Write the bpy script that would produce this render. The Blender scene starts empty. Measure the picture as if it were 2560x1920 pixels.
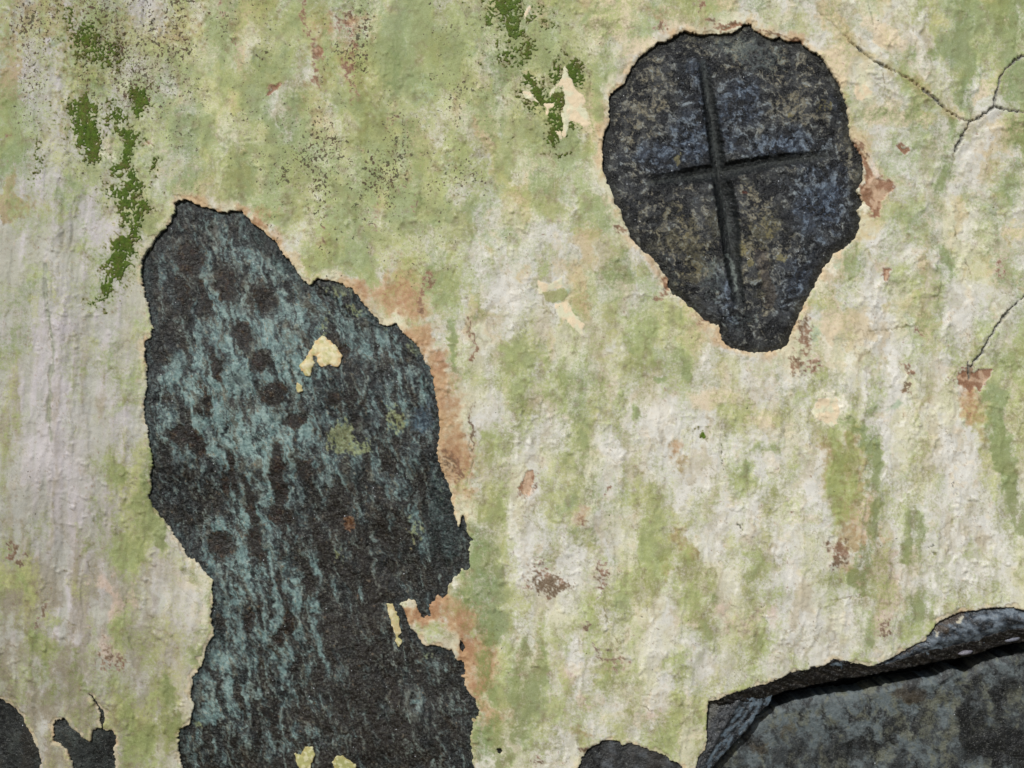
import bpy, math
import numpy as np
from mathutils import Vector

# ------------------------------------------------------------------ camera, sky, sun, exposure
scene = bpy.context.scene
U = 2212.0                 # wall units across the one metre that the picture shows
ZC = 1.30                  # height of the middle of the picture above the ground
CAM_DIST = 1.60

cam_data = bpy.data.cameras.new('camera')
cam = bpy.data.objects.new('camera', cam_data)
scene.collection.objects.link(cam)
cam.location = (0.0, -CAM_DIST, ZC)
cam.rotation_euler = (math.radians(90), 0, 0)
cam_data.sensor_width = 36.0
cam_data.lens = 36.0 * CAM_DIST / 1.0
cam_data.clip_start = 0.05
cam_data.clip_end = 100.0
scene.camera = cam

sun_from = Vector((-0.30, -0.80, 0.56)).normalized()
elev = math.asin(sun_from.z)
azim = math.atan2(sun_from.x, sun_from.y)
world = bpy.data.worlds.new('World')
scene.world = world
world.use_nodes = True
wn = world.node_tree.nodes
sky = wn.new('ShaderNodeTexSky')
sky.sky_type = 'NISHITA'
sky.sun_disc = False
sky.sun_elevation = elev
sky.sun_rotation = azim
wn['Background'].inputs['Strength'].default_value = 0.075
world.node_tree.links.new(sky.outputs['Color'], wn['Background'].inputs['Color'])

sun_data = bpy.data.lights.new('sun', 'SUN')
sun_data.energy = 3.15
sun_data.angle = math.radians(0.6)
sun_data.color = (1.0, 0.985, 0.965)
sun = bpy.data.objects.new('sun', sun_data)
scene.collection.objects.link(sun)
sun.location = sun_from * 5
sun.rotation_euler = sun_from.to_track_quat('Z', 'Y').to_euler()

scene.view_settings.view_transform = 'Standard'
scene.view_settings.look = 'None'
scene.view_settings.gamma = 1.0
scene.view_settings.exposure = 0.0
scene.view_settings.use_curve_mapping = False

# ------------------------------------------------------------------ helpers: noise and masks
_rng = np.random.RandomState(7)
_perm = np.concatenate([_rng.permutation(512)] * 3).astype(np.int32)
_ang = (_rng.rand(512) * 2 * np.pi).astype(np.float32)
_gx, _gy = np.cos(_ang), np.sin(_ang)

def pn(x, y, seed=0):
    x = x + np.float32(seed * 37.17); y = y + np.float32(seed * 91.73)
    xi = np.floor(x); yi = np.floor(y)
    fx = (x - xi).astype(np.float32); fy = (y - yi).astype(np.float32)
    xi = xi.astype(np.int32) & 511; yi = yi.astype(np.int32) & 511
    u = fx * fx * fx * (fx * (fx * 6 - 15) + 10); v = fy * fy * fy * (fy * (fy * 6 - 15) + 10)
    x1 = (xi + 1) & 511; y1 = (yi + 1) & 511
    p0 = _perm[xi]; p1 = _perm[x1]
    def g(h, dx, dy): return _gx[h] * dx + _gy[h] * dy
    a = g(_perm[p0 + yi], fx, fy); b = g(_perm[p1 + yi], fx - 1, fy)
    c = g(_perm[p0 + y1], fx, fy - 1); d = g(_perm[p1 + y1], fx - 1, fy - 1)
    ab = a + u * (b - a); cd = c + u * (d - c)
    return (ab + v * (cd - ab)) * 1.5

def fbm(X, Y, s, octv=4, seed=0, st=1.0, rot=0.0, gain=0.5):
    """noise of feature size s, stretched st times along y, turned by rot degrees"""
    if rot:
        c, sn = math.cos(math.radians(rot)), math.sin(math.radians(rot))
        X, Y = X * c + Y * sn, -X * sn + Y * c
    x = (X / s).astype(np.float32); y = (Y / (s * st)).astype(np.float32)
    out = 0; a = 1.0; f = 1.0; tot = 0
    for i in range(octv):
        out = out + a * pn(x * f, y * f, seed * 7 + i)
        tot += a; a *= gain; f *= 2.03
    return out / tot * 1.6

def sst(a, b, x):
    t = np.clip((x - a) / (b - a), 0, 1)
    return t * t * (3 - 2 * t)

def window(xs, ys, x0, x1, y0, y1):
    i0, i1 = np.searchsorted(xs, [x0, x1]); j0, j1 = np.searchsorted(ys, [y0, y1])
    return slice(j0, j1), slice(i0, i1)

def seg_dist(X, Y, pts, closed=False):
    d = np.full(X.shape, 1e9, np.float32)
    n = len(pts)
    for i in range(n if closed else n - 1):
        ax, ay = pts[i]; bx, by = pts[(i + 1) % n]
        vx, vy = bx - ax, by - ay
        L = vx * vx + vy * vy + 1e-9
        t = np.clip(((X - ax) * vx + (Y - ay) * vy) / L, 0, 1)
        d = np.minimum(d, (X - ax - t * vx) ** 2 + (Y - ay - t * vy) ** 2)
    return np.sqrt(d)

def inside(X, Y, pts):
    r = np.zeros(X.shape, bool)
    n = len(pts)
    for i in range(n):
        ax, ay = pts[i]; bx, by = pts[(i + 1) % n]
        if ay == by: continue
        c = ((ay > Y) != (by > Y)) & (X < (bx - ax) * (Y - ay) / (by - ay) + ax)
        r ^= c
    return r

class Field:
    """a grid of wall points with drawing helpers; u runs right, v runs down, in wall units"""
    def __init__(self, xs, ys):
        self.xs, self.ys = xs.astype(np.float32), ys.astype(np.float32)
        self.X, self.Y = np.meshgrid(self.xs, self.ys)
        self.shape = self.X.shape
        self.WX, self.WY = self.X, self.Y
    def warp(self, k=1.0):
        """bend the drawing plane so that every drawn mark gets a natural, uneven outline"""
        X, Y = self.X, self.Y
        self.WX = X + k * (fbm(X, Y, 64, 3, 201) * 15 + fbm(X, Y, 17, 3, 202) * 7.5 + fbm(X, Y, 6, 2, 203) * 3.2)
        self.WY = Y + k * (fbm(X, Y, 64, 3, 204) * 17 + fbm(X, Y, 17, 3, 205) * 8.5 + fbm(X, Y, 6, 2, 206) * 3.2)
        return self
    def n(self, s, octv=4, seed=0, st=1.0, rot=0.0, gain=0.5):
        return fbm(self.X, self.Y, s, octv, seed, st, rot, gain)
    def sdf(self, pts, pad=70):
        """signed distance, positive inside the outline"""
        px = [p[0] for p in pts]; py = [p[1] for p in pts]
        w = window(self.xs, self.ys, min(px) - pad, max(px) + pad, min(py) - pad, max(py) + pad)
        out = np.full(self.shape, -float(pad), np.float32)
        X, Y = self.X[w], self.Y[w]
        if X.size:
            d = np.minimum(seg_dist(X, Y, pts, True), pad)
            out[w] = np.where(inside(X, Y, pts), d, -d)
        return out
    def blobs(self, lst):
        """soft ellipses (u, v, ru, rv[, strength[, turn]]) -> 0..1"""
        m = np.zeros(self.shape, np.float32)
        for b in lst:
            x, y, rx, ry = b[:4]
            s = b[4] if len(b) > 4 else 1.0
            r = b[5] if len(b) > 5 else 0.0
            R = max(rx, ry) * 1.8 + 24
            w = window(self.xs, self.ys, x - R, x + R, y - R, y + R)
            dx, dy = self.WX[w] - x, self.WY[w] - y
            if not dx.size: continue
            if r:
                c, sn = math.cos(math.radians(r)), math.sin(math.radians(r))
                dx, dy = dx * c + dy * sn, -dx * sn + dy * c
            d = np.sqrt((dx / rx) ** 2 + (dy / ry) ** 2)
            m[w] = np.maximum(m[w], s * sst(1.75, 0.25, d))
        return m
    def strokes(self, lst):
        """soft polylines ([points], half width[, strength])"""
        m = np.zeros(self.shape, np.float32)
        for b in lst:
            pts, wd = b[0], b[1]
            s = b[2] if len(b) > 2 else 1.0
            px = [p[0] for p in pts]; py = [p[1] for p in pts]; R = wd * 2 + 24
            w = window(self.xs, self.ys, min(px) - R, max(px) + R, min(py) - R, max(py) + R)
            if not self.X[w].size: continue
            d = seg_dist(self.WX[w], self.WY[w], pts) / wd
            m[w] = np.maximum(m[w], s * sst(1.75, 0.2, d))
        return m

def T(ox, oy, pts, k=2.59):            # close-up readings -> wall units
    return [((ox + x / k) * 0.86406, (oy + y / k) * 0.86406) for x, y in pts]
def Q1(*p): return [(x * .5,) + (y * .5,) for x, y in p]
def q2(x, y): return (1106 + x * .5, y * .5)
def q3(x, y): return (x * .5, 829.5 + y * .5)
def q4(x, y): return (1106 + x * .5, 829.5 + y * .5)
def rgb(r, g, b): return np.array([r, g, b], np.float32) / 255.0
def mix(C, col, m):
    return C + (np.asarray(col, np.float32) - C) * np.clip(m, 0, 1)[..., None]
def deepen(C, a=.55, p=.42):
    """wider tonal range for the dark stones"""
    lum = C.mean(-1, keepdims=True)
    new = np.maximum(lum + (lum - p) * a, .05)
    return np.clip(new + (C - lum) * np.clip(new / lum, .7, 1.1) * 1.12, .02, 1)
def to_linear(C):
    C = np.clip(C, 0, 1)
    return np.where(C <= 0.04045, C / 12.92, ((C + 0.055) / 1.055) ** 2.4)

# ------------------------------------------------------------------ outlines read off the wall
TALL = (T(0, 0, [(935,1658),(980,1600),(1010,1540),(1060,1490),(1100,1440),(1115,1400),(1135,1380),(1132,1320),(1160,1295),(1210,1290),(1250,1310),(1290,1330),(1360,1350),(1430,1370),(1470,1370),(1510,1355),(1560,1365),(1590,1400),(1640,1450),(1700,1490),(1750,1530),(1790,1575),(1830,1640)])
  + T(320, 460, [(1000,480),(1050,560),(1110,620),(1130,610),(1165,585),(1230,592),(1290,600),(1340,630)], 2.4578)
  + T(854, 640, [(60,205),(110,260),(150,320),(185,360),(225,400),(275,462),(310,455),(345,432),(385,480),(430,520),(475,560),(505,605),(525,650),(560,720),(590,780),(605,850),(612,920),(625,980),(632,1050),(638,1110),(632,1180),(618,1240),(625,1310),(650,1390),(680,1460),(700,1510),(712,1570),(720,1640)])
  + T(854, 1280, [(735,40),(760,110),(772,60),(780,20),(800,50),(815,120),(830,165),(848,180),(830,200),(825,250),(830,310),(832,370),(805,385),(770,370),(765,400),(720,430),(710,460),(690,480),(690,540),(650,565),(620,545),(600,575),(570,600),(565,640),(575,690),(545,680),(515,690),(500,660),(480,620),(470,580),(430,572),(370,605),(400,640),(420,700),(435,750),(480,800),(515,860),(545,880),(600,875),(650,885),(710,900),(735,940),(750,970),(790,980),(800,1030),(795,1060),(770,1075),(800,1095),(790,1120),(820,1170),(855,1210),(865,1250),(885,1290),(888,1330),(840,1350),(850,1380),(845,1430),(825,1470),(840,1530),(845,1590),(855,1658)])
  + [(1030,1690),(1015,1730),(960,1775),(860,1800),(700,1815),(540,1800),(430,1760),(390,1720)]
  + T(0, 1280, [(1130,1658),(1120,1550),(1125,1440),(1200,1400),(1220,1330),(1235,1270),(1210,1200),(1230,1120),(1235,1080),(1290,1000),(1310,950),(1330,860),(1365,830),(1375,770),(1350,680),(1370,590),(1360,510),(1370,460),(1330,400),(1290,360),(1250,310),(1210,300),(1160,210),(1130,170),(1080,90),(1030,30)])
  + T(0, 640, [(1015,1658),(985,1620),(960,1560),(975,1490),(965,1420),(990,1360),(985,1280),(965,1230),(970,1180),(955,1110),(940,1040),(935,960),(945,900),(965,850),(960,780),(955,700),(945,640),(942,570),(960,540),(990,525),(990,460),(975,380),(960,310),(940,240),(925,150),(920,80)]))

CROSS = (T(1480, 40, [(140,585),(200,550),(255,505),(285,430),(330,350),(390,290),(440,250),(490,225),(510,200),(570,190),(630,155),(680,118),(740,115),(800,128),(850,138),(920,130),(1000,135),(1080,125),(1120,100),(1160,65),(1220,65),(1240,110),(1290,130),(1330,165),(1380,180),(1430,165),(1470,190),(1530,195),(1600,200),(1650,245),(1720,290),(1770,320),(1810,390),(1850,450),(1900,530),(1930,610),(1960,690),(1980,800),(1980,880),(2000,950),(2050,1020),(2090,1100),(2095,1180),(2085,1270),(2040,1330),(2090,1420),(2080,1450)], 3.072)
  + T(1480, 400, [(2045,385),(2070,440),(2065,520),(2030,590),(1990,640),(1930,680),(1860,720),(1820,780),(1780,830),(1740,920),(1690,1010),(1640,1090),(1600,1170),(1560,1270),(1530,1340),(1500,1420),(1440,1455),(1360,1475),(1270,1480),(1180,1470),(1100,1455),(1030,1420),(995,1380),(985,1320),(970,1270),(910,1255),(850,1220),(800,1165),(740,1120),(680,1060),(620,1030),(590,980),(580,910),(550,870),(510,810),(470,760),(400,705),(350,660),(310,620),(280,540),(240,480),(220,400),(180,340),(150,250),(120,190),(95,110)], 3.072)
  + T(1480, 40, [(75,1160),(80,1050),(85,950),(95,890),(130,840),(135,750),(130,660)], 3.072))

R = (1706, 1280)
LEDGE_TOP = T(*R, [(175,1235),(220,1225),(300,1195),(400,1155),(470,1135),(540,1120),(620,1090),(690,1060),(730,1035),(800,1030),(850,1010),(920,1000),(980,965),(1040,975),(1100,985),(1150,985),(1200,1000),(1250,1000),(1300,970),(1360,950),(1420,910),(1500,870),(1580,830),(1600,790),(1650,720),(1720,680),(1800,650),(1900,640),(1980,622),(2060,615),(2150,620),(2212,635)])
OPENING = (T(*R, [(60,1720),(95,1658),(105,1600),(150,1560),(165,1480),(160,1380),(165,1290)]) + LEDGE_TOP
  + T(*R, [(2290,650),(2420,690),(2620,760),(2760,900),(2800,1200),(2700,1560),(2500,1800),(2100,1960),(1500,2010),(900,1990),(450,1930),(150,1820)]))
LOBE = T(*R, [(1230,1018),(1300,965),(1360,945),(1420,905),(1500,865),(1575,825),(1595,785),(1645,715),(1715,675),(1800,645),(1900,632),(1980,615),(2060,608),(2150,612),(2212,628),(2330,655),(2450,700),(2480,760),(2400,790),(2300,790),(2212,800),(2150,800),(2090,825),(2010,838),(1930,872),(1850,885),(1750,915),(1650,925),(1560,955),(1450,985),(1350,1010),(1290,1030)])
STRATA = T(*R, [(200,1215),(300,1185),(400,1145),(470,1125),(540,1110),(620,1080),(690,1050),(730,1025),(800,1020),(850,1000),(920,990),(980,955),(1040,965),(1100,975),(1150,975),(1200,990),(1260,1000),(1350,985),(1480,940),(1600,900),(1750,870),(1900,840),(2000,800),(2100,770),(2212,750),(2420,730),(2430,800),(2330,830),(2212,850),(2120,860),(2040,885),(1960,915),(1880,945),(1780,960),(1680,975),(1560,1000),(1460,1020),(1350,1040),(1250,1060),(1150,1085),(1060,1090),(980,1115),(880,1130),(780,1155),(700,1165),(620,1195),(560,1215),(450,1240),(330,1250),(230,1255)])
WEDGE = T(*R, [(150,1235),(220,1240),(300,1215),(410,1190),(470,1200),(540,1185),(605,1172),(590,1215),(572,1260),(530,1300),(480,1340),(450,1400),(420,1440),(380,1480),(340,1510),(300,1560),(270,1590),(230,1640),(190,1690),(120,1760),(40,1740),(80,1660),(95,1600),(140,1550),(150,1480),(145,1380),(148,1290)])
SLAB = T(*R, [(-20,1900),(80,1700),(200,1560),(330,1420),(430,1310),(590,1232),(700,1192),(850,1160),(1000,1140),(1150,1130),(1250,1090),(1400,1060),(1550,1040),(1650,1030),(1750,1000),(1850,1008),(1950,960),(2100,930),(2212,900),(2400,860),(2700,800),(2900,1000),(2900,1500),(2700,1900),(2000,2100),(900,2100),(200,2050)])
SLAB = [(x + 13, y + (24 if 1440 < y < 1680 else 12)) for x, y in SLAB]
LOW_MID = (T(854, 1280, [(1530,1700),(1540,1658),(1560,1600),(1600,1540),(1650,1515),(1700,1490),(1760,1485),(1800,1495),(1830,1525),(1870,1500),(1920,1520),(2000,1555),(2060,1570),(2130,1610),(2190,1640),(2212,1660),(2230,1720),(2180,1800),(2000,1850),(1750,1840),(1600,1780)]))
LEFT_A = T(0, 1280, [(-120,1240),(-50,1260),(0,1290),(40,1320),(80,1370),(100,1430),(150,1510),(180,1580),(200,1658),(190,1730),(120,1800),(-40,1810),(-160,1700),(-190,1450)])
LEFT_B = T(0, 1280, [(290,1420),(310,1390),(370,1365),(400,1410),(450,1470),(520,1520),(545,1525),(550,1450),(600,1440),(680,1455),(710,1490),(700,1540),(690,1570),(695,1658),(690,1720),(600,1780),(480,1770),(420,1720),(410,1658),(370,1580),(330,1550),(290,1530)])
LEFT_C = T(0, 1280, [(538,1205),(565,1215),(590,1260),(612,1290),(635,1340),(632,1400),(620,1438),(605,1400),(607,1340),(590,1290),(570,1245)])
NICK_A = T(854, 1280, [(768,835),(785,850),(797,885),(785,918),(768,905),(762,870)])
NICK_B = T(854, 1280, [(1005,1545),(1030,1540),(1040,1560),(1028,1580),(1010,1575)])
FLAKES = [
  T(320, 460, [(1190,930),(1240,960),(1280,1000),(1320,1060),(1290,1130),(1240,1110),(1190,1125),(1160,1090),(1165,1055),(1135,1058),(1145,1100),(1120,1180),(1090,1180),(1050,1120),(1090,1070),(1130,1010),(1150,970)], 2.4578),
  T(320, 460, [(1040,1220),(1065,1235),(1075,1275),(1050,1283),(1028,1260)], 2.4578),
  T(854, 1280, [(285,605),(325,605),(345,650),(370,700),(365,740),(380,790),(360,820),(390,840),(365,885),(340,850),(345,810),(320,740),(300,670)]),
  T(0, 1280, [(1890,1590),(1930,1600),(1960,1550),(2010,1545),(2030,1590),(2010,1640),(1990,1690),(1920,1690),(1900,1640)]),
  T(0, 1280, [(2145,1640),(2170,1600),(2212,1598),(2260,1632),(2300,1665),(2290,1700),(2200,1700),(2150,1680)]),
]

# ------------------------------------------------------------------ the plaster: grid and relief
STEP = U / 1000.0
def axis(a, b, lo, hi):
    core = np.arange(a, b + STEP * .5, STEP)
    out = [core]; 
    def grow(start, end, sgn):
        r = []; s = STEP; p = start
        while (p - end) * sgn < 0:
            s = min(s * 1.13, 60); p = p + sgn * s; r.append(p)
        return np.array(r)
    left = grow(a, lo, -1)[::-1]; right = grow(core[-1], hi, 1)
    return np.concatenate([left, core, right])
VB = 829.5 + ZC * U                                      # v of the ground line
xs = axis(-30, 2242, -2300, 4500)
ys = axis(-30, 1690, -2000, VB - 40)
F = Field(xs, ys).warp()
X, Y = F.X, F.Y

def base_relief(X, Y):
    """slow swelling of the wall in wall units (2.2 = one millimetre), towards the viewer"""
    h = fbm(X, Y, 620, 2, 3) * 14 + fbm(X, Y, 190, 3, 4, 1.6) * 7.5
    h -= 26 * sst(140, -120, X)                            # the wall turns away at the left
    h -= 0.075 * np.maximum(Y - 1000, 0) * sst(1000, 150, X) * sst(2600, 1700, Y)   # lean shaped to darken the bottom left
    h -= 0.06 * np.maximum(Y - 1350, 0) * sst(2600, 1700, Y)
    return h

print('paint...')
ragged = F.n(15, 3, 21) * 3.2 + F.n(5.5, 2, 22) * 2.2
hole_list = dict(tall=TALL, cross=CROSS, opening=OPENING, lowmid=LOW_MID, la=LEFT_A, lb=LEFT_B, lc=LEFT_C, na=NICK_A, nb=NICK_B)
HS = {k: F.sdf(v) for k, v in hole_list.items()}
H = np.full(F.shape, -70, np.float32)
for k, s in HS.items():
    s = s + ragged * {'cross': .75, 'opening': .55, 'na': .3, 'nb': .3, 'lc': .6}.get(k, 0.9) * (np.abs(s) < 60)
    HS[k] = s
    H = np.maximum(H, s)
edge = -H                                                # distance from the nearest bare stone

n_big = F.n(300, 3, 31, 1.3)
n_mid = F.n(105, 4, 32, 1.7)
n_mid2 = F.n(85, 4, 33, 1.9, 4)
n_s = F.n(34, 4, 34, 1.3)
n_s2 = F.n(26, 4, 35, 1.2)
n_f = F.n(11, 3, 36)
n_f2 = F.n(8, 3, 37)
n_x = F.n(4.6, 2, 38)
n_streak = F.n(24, 4, 39, 7.0, 3)
n_streak2 = F.n(13, 3, 40, 8.0, 2)

relief = base_relief(X, Y)
relief += n_streak * 1.3 * (0.5 + sst(700, 200, X)) + n_s * 0.9 + n_f * 0.25
# thin coats of limewash that end in crisp edges
flk = F.n(70, 4, 41, 1.8); flk2 = F.n(48, 4, 42, 1.5)
coat1 = sst(-0.025, 0.03, flk - 0.10); coat2 = sst(-0.025, 0.03, flk2 - 0.28)
relief += coat1 * 0.75 + coat2 * 0.6

# folds of thick limewash at the right, drip runs and little blisters elsewhere
fold = 1 - 2.6 * np.abs(fbm(X + n_s * 16, Y + n_s2 * 16, 150, 4, 331, 1.3))
relief += np.maximum(fold, 0) ** 2 * 3.4 * sst(1650, 1950, X) * sst(1300, 700, Y)
drip = 1 - 2.6 * np.abs(fbm(X + n_s * 10, Y, 60, 4, 332, 4.5))
relief += np.maximum(drip, 0) ** 2 * 2.0 * (sst(1000, 1300, X) * sst(500, 900, Y) + sst(420, 250, X))
blis = F.n(20, 3, 333); relief += np.maximum(blis - .25, 0) * 5 * sst(-.1, .4, F.n(160, 3, 334))
crz = 1 - 11 * np.abs(fbm(X + n_s * 14, Y + n_s2 * 14, 110, 5, 335, 1.5)); crz_m = np.maximum(crz, 0) * sst(.05, .45, F.n(120, 3, 336))
relief -= crz_m * 1.4
# the long ridge at the left and other folds
def crease(pts, w, amp, side=1):
    """a step: surface on the right of the line stands proud, fading away from it"""
    px = [p[0] for p in pts]; py = [p[1] for p in pts]
    win = window(F.xs, F.ys, min(px) - w * 4, max(px) + w * 4, min(py) - w * 2, max(py) + w * 2)
    XX, YY = X[win], Y[win]
    d = seg_dist(XX, YY, pts)
    cx = np.interp(YY, py, px) + n_f[win] * 3
    s = (XX - cx) * side
    ends = sst(min(py) - w, min(py) + w * 2, YY) * sst(max(py) + w, max(py) - w * 2, YY)
    relief[win] += amp * ends * sst(-1.5, 1.5, s) * sst(w * 3.2, 0, np.maximum(s, 0))
crease([(100, 570), (108, 680), (116, 760), (106, 900), (112, 980)], 30, 9.0)
crease([(70, 470), (78, 560), (92, 640)], 16, 2.5)
crease([(40, 60), (44, 250), (50, 420)], 20, 3.0)
crease([(150, 1150), (155, 1230), (180, 1290)], 14, 2.5)
crease([(330, 1490), (328, 1540), (345, 1600)], 7, 2.6)
crease([(190, 1330), (205, 1400), (230, 1480)], 14, 2.2)
crease([(270, 1270), (262, 1350), (290, 1440)], 12, 2.4, -1)
crease([(1110, 1180), (1118, 1260), (1150, 1310)], 18, 2.4)
crease([(1290, 1230), (1310, 1300), (1312, 1420)], 16, 2.4, -1)
crease([(2000, 1250), (2012, 1300)], 14, 4.0)
crease([(1868, 0), (1884, 60), (1935, 112)], 12, 5.0, -1)
crease([(660, 60), (672, 110), (690, 205)], 8, 2.5)
crease([(760, 60), (768, 150), (765, 235)], 8, 2.0)
crease([(1000, 880), (1020, 960), (1012, 1040)], 8, 2.0)
crease([(1390, 1510), (1420, 1560), (1436, 1610)], 12, 3.0, -1)

# real cracks, cut into the coat
CRACKS = [
  [q2(*p) for p in [(1420,150),(1480,205),(1560,270),(1630,305),(1700,340),(1770,395),(1830,440),(1880,485),(1930,512),(1970,530)]],
  [q2(*p) for p in [(1970,530),(2010,515),(2045,488),(2075,462),(2085,420),(2100,350),(2125,305),(2170,265),(2240,225)]],
  [q2(*p) for p in [(2075,464),(2140,480),(2240,495)]],
  [q2(*p) for p in [(1970,530),(1945,590),(1912,655)]],
  [q2(*p) for p in [(2240,1255),(2180,1310),(2130,1360),(2090,1420),(2055,1475)]],
  [q2(*p) for p in [(1975,1560),(1978,1610),(1985,1640)]],
  [q2(*p) for p in [(2055,1475),(2030,1530),(1998,1570),(1978,1600)]],
]
HAIR = [
  [q4(*p) for p in [(1370,940),(1440,925),(1530,915)]], [q4(*p) for p in [(1590,880),(1650,865)]],
  [(655,30),(700,28),(745,18),(768,22)], [(1050,220),(1080,195),(1108,170)],
  [q2(*p) for p in [(245,690),(225,740),(200,800)]], [q2(*p) for p in [(95,860),(78,920),(62,990)]],
  [(1005,690),(1020,740)], [(990,560),(975,610)], [(1010,940),(1022,1000),(1005,1050)],
  [q4(*p) for p in [(560,1390),(620,1420),(650,1480)]], [q4(*p) for p in [(400,960),(420,1060),(470,1130)]],
  [q4(*p) for p in [(450,1250),(480,1300),(490,1350)]], [(1380,1210),(1395,1270),(1400,1330)],
  [q2(*p) for p in [(1550,1430),(1640,1425),(1720,1405),(1790,1440)]],
  [(180,1190),(186,1230),(200,1262)], [q2(*p) for p in [(1912,655),(1900,740),(1880,840),(1905,960),(1940,1080),(1990,1180)]], [q2(*p) for p in [(1560,270),(1600,330),(1610,390)]], [q2(*p) for p in [(1420,150),(1380,100),(1330,60)]], [q2(*p) for p in [(1830,440),(1800,500),(1740,540)]], [(300,1480),(312,1560),(330,1640)],
]
crack_m = np.zeros(F.shape, np.float32)
RIDGE = [(101, 575), (104, 640), (110, 690), (117, 760), (112, 830), (106, 900), (110, 950)]
win = window(F.xs, F.ys, 60, 160, 540, 990)
d_r = seg_dist(X[win] + n_s[win] * 4 + n_f[win], Y[win], RIDGE)
ridge_shade_gap = sst(8.5, .5, d_r - n_s2[win] * 4.0) * sst(-.6, .2, n_s[win] + .2)
relief[win] -= ridge_shade_gap * 4
for c in CRACKS:
    px = [p[0] for p in c]; py = [p[1] for p in c]
    win = window(F.xs, F.ys, min(px) - 60, max(px) + 60, min(py) - 60, max(py) + 60)
    d = seg_dist(X[win] + n_f[win] * 3.5, Y[win] + n_f2[win] * 3.5, c)
    gap = 1.9 + 2.0 * n_s[win] + .5 * n_f2[win]
    crack_m[win] = np.maximum(crack_m[win], sst(gap + 1.2, gap - 0.8, d))
    relief[win] += 2.2 * sst(34, 4, d) - 1.5
    relief[win] += 1.5
hair_m = np.zeros(F.shape, np.float32)
for c in HAIR:
    px = [p[0] for p in c]; py = [p[1] for p in c]
    win = window(F.xs, F.ys, min(px) - 20, max(px) + 20, min(py) - 20, max(py) + 20)
    d = seg_dist(X[win] + n_f[win] * 4, Y[win] + n_f2[win] * 4, c)
    hair_m[win] = np.maximum(hair_m[win], sst(2.0, 0.4, d) * sst(-0.5, 0.1, n_s2[win]))
relief -= crack_m * 8 + hair_m * 1.8

# ------------------------------------------------------------------ the plaster: colour of lime, algae and stains
cream, pale, warm = rgb(206,203,174), rgb(209,207,199), rgb(220,202,172)
leaf, olive, mint, grass = rgb(160,170,100), rgb(140,144,78), rgb(158,182,152), rgb(116,138,78)
beige, lav, brown, rust, ochre = rgb(184,173,148), rgb(194,187,190), rgb(100,80,58), rgb(128,95,72), rgb(182,148,108)
pink = rgb(204,180,164)

g_green = F.blobs([(700,250,560,330,.50),(200,200,300,330,.36),(620,380,200,160,.25),(1250,330,260,220,.20),(1290,760,260,330,.08),(1330,1050,220,250,.10),(1040,1350,100,250,.3),(1200,1500,200,160,.12),(1450,1330,170,220,.10),(300,1050,60,330,.22),(1960,560,230,230,.04),(2130,160,130,260,.30)])
g_pale = F.blobs([(1080,590,90,120,.35),(90,300,70,240,.25),(130,830,70,320,.45),(1600,1080,150,130,.45),(1420,880,90,120,.28),(2090,360,90,150,.5),(2080,1180,130,250,.45),(1960,700,170,170,.25),(1180,1230,90,110,.4),(1320,880,90,160,.2),(1940,80,90,140,.3),(90,1000,110,260,.25),(1750,1350,240,170,.25),(1540,820,120,120,.25),(1230,1590,120,80,.3),(520,120,40,50,.3),(330,130,40,50,.3)])
WX, WY = F.WX, F.WY
def wn_(sz, o, sd, st=1.0, rot=0.0, gain=.58): return fbm(WX, WY, sz, o + 1, sd, st, rot, gain) * 1.18
m1 = wn_(100, 6, 301, 2.6, 2); m2 = wn_(72, 6, 302, 3.4, 4); m3 = wn_(40, 5, 303, 2.4, 3); m4 = wn_(30, 4, 304, 1.2); m5 = wn_(60, 5, 305, 2.4)

C = np.empty(F.shape + (3,), np.float32); C[:] = cream
C = mix(C, pale, sst(-0.30, 0.30, wn_(130, 6, 325, 1.5) * .7 + m1 * .5 + g_pale * 1.2 - g_green * .3) * .95)
C = mix(C, warm, sst(0.18, 0.75, m4 + n_big * .4) * .40)
C = mix(C, beige, sst(0.05, 0.60, m5 - g_green * .1) * .65)
C = mix(C, rgb(168,162,142), sst(0.15, 0.7, wn_(36, 5, 306, 2.0)) * .45)
C = mix(C, rgb(224,221,211), sst(0.05, 0.65, wn_(38, 5, 307, 2.2) + g_pale * .4) * .65)
# left part: greyer lime, hanging streaks, and light falloff painted in
left = sst(430, 230, X + m2 * 60)
low_left = left * sst(560, 900, Y)
C = mix(C, rgb(156,156,147), left * .7)
C = mix(C, lav, left * sst(-0.25, 0.40, n_streak * .7 + m1 * .6) * .75)
C = mix(C, rgb(146,136,112), low_left * sst(-.05, 0.6, n_streak * .6 + m2 * .6 + n_s * .3) * .75)
C = mix(C, rgb(132,122,102), sst(900, 1450, Y) * sst(500, 200, X) * sst(-.6, .4, m3 + m1 * .5) * .8)  # lower-left light falloff painted in together with real grime
C = mix(C, lav, F.blobs([(128,700,22,110,.9),(130,860,26,120,.9),(150,980,36,90,.7),(150,1120,60,60,.5),(112,620,10,60,.8),(98,260,30,60,.6),(120,330,36,50,.6),(70,150,30,60,.5),(180,1380,40,60,.35),(205,1500,40,50,.35)]) * (0.72 + .6 * n_s))

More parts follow.
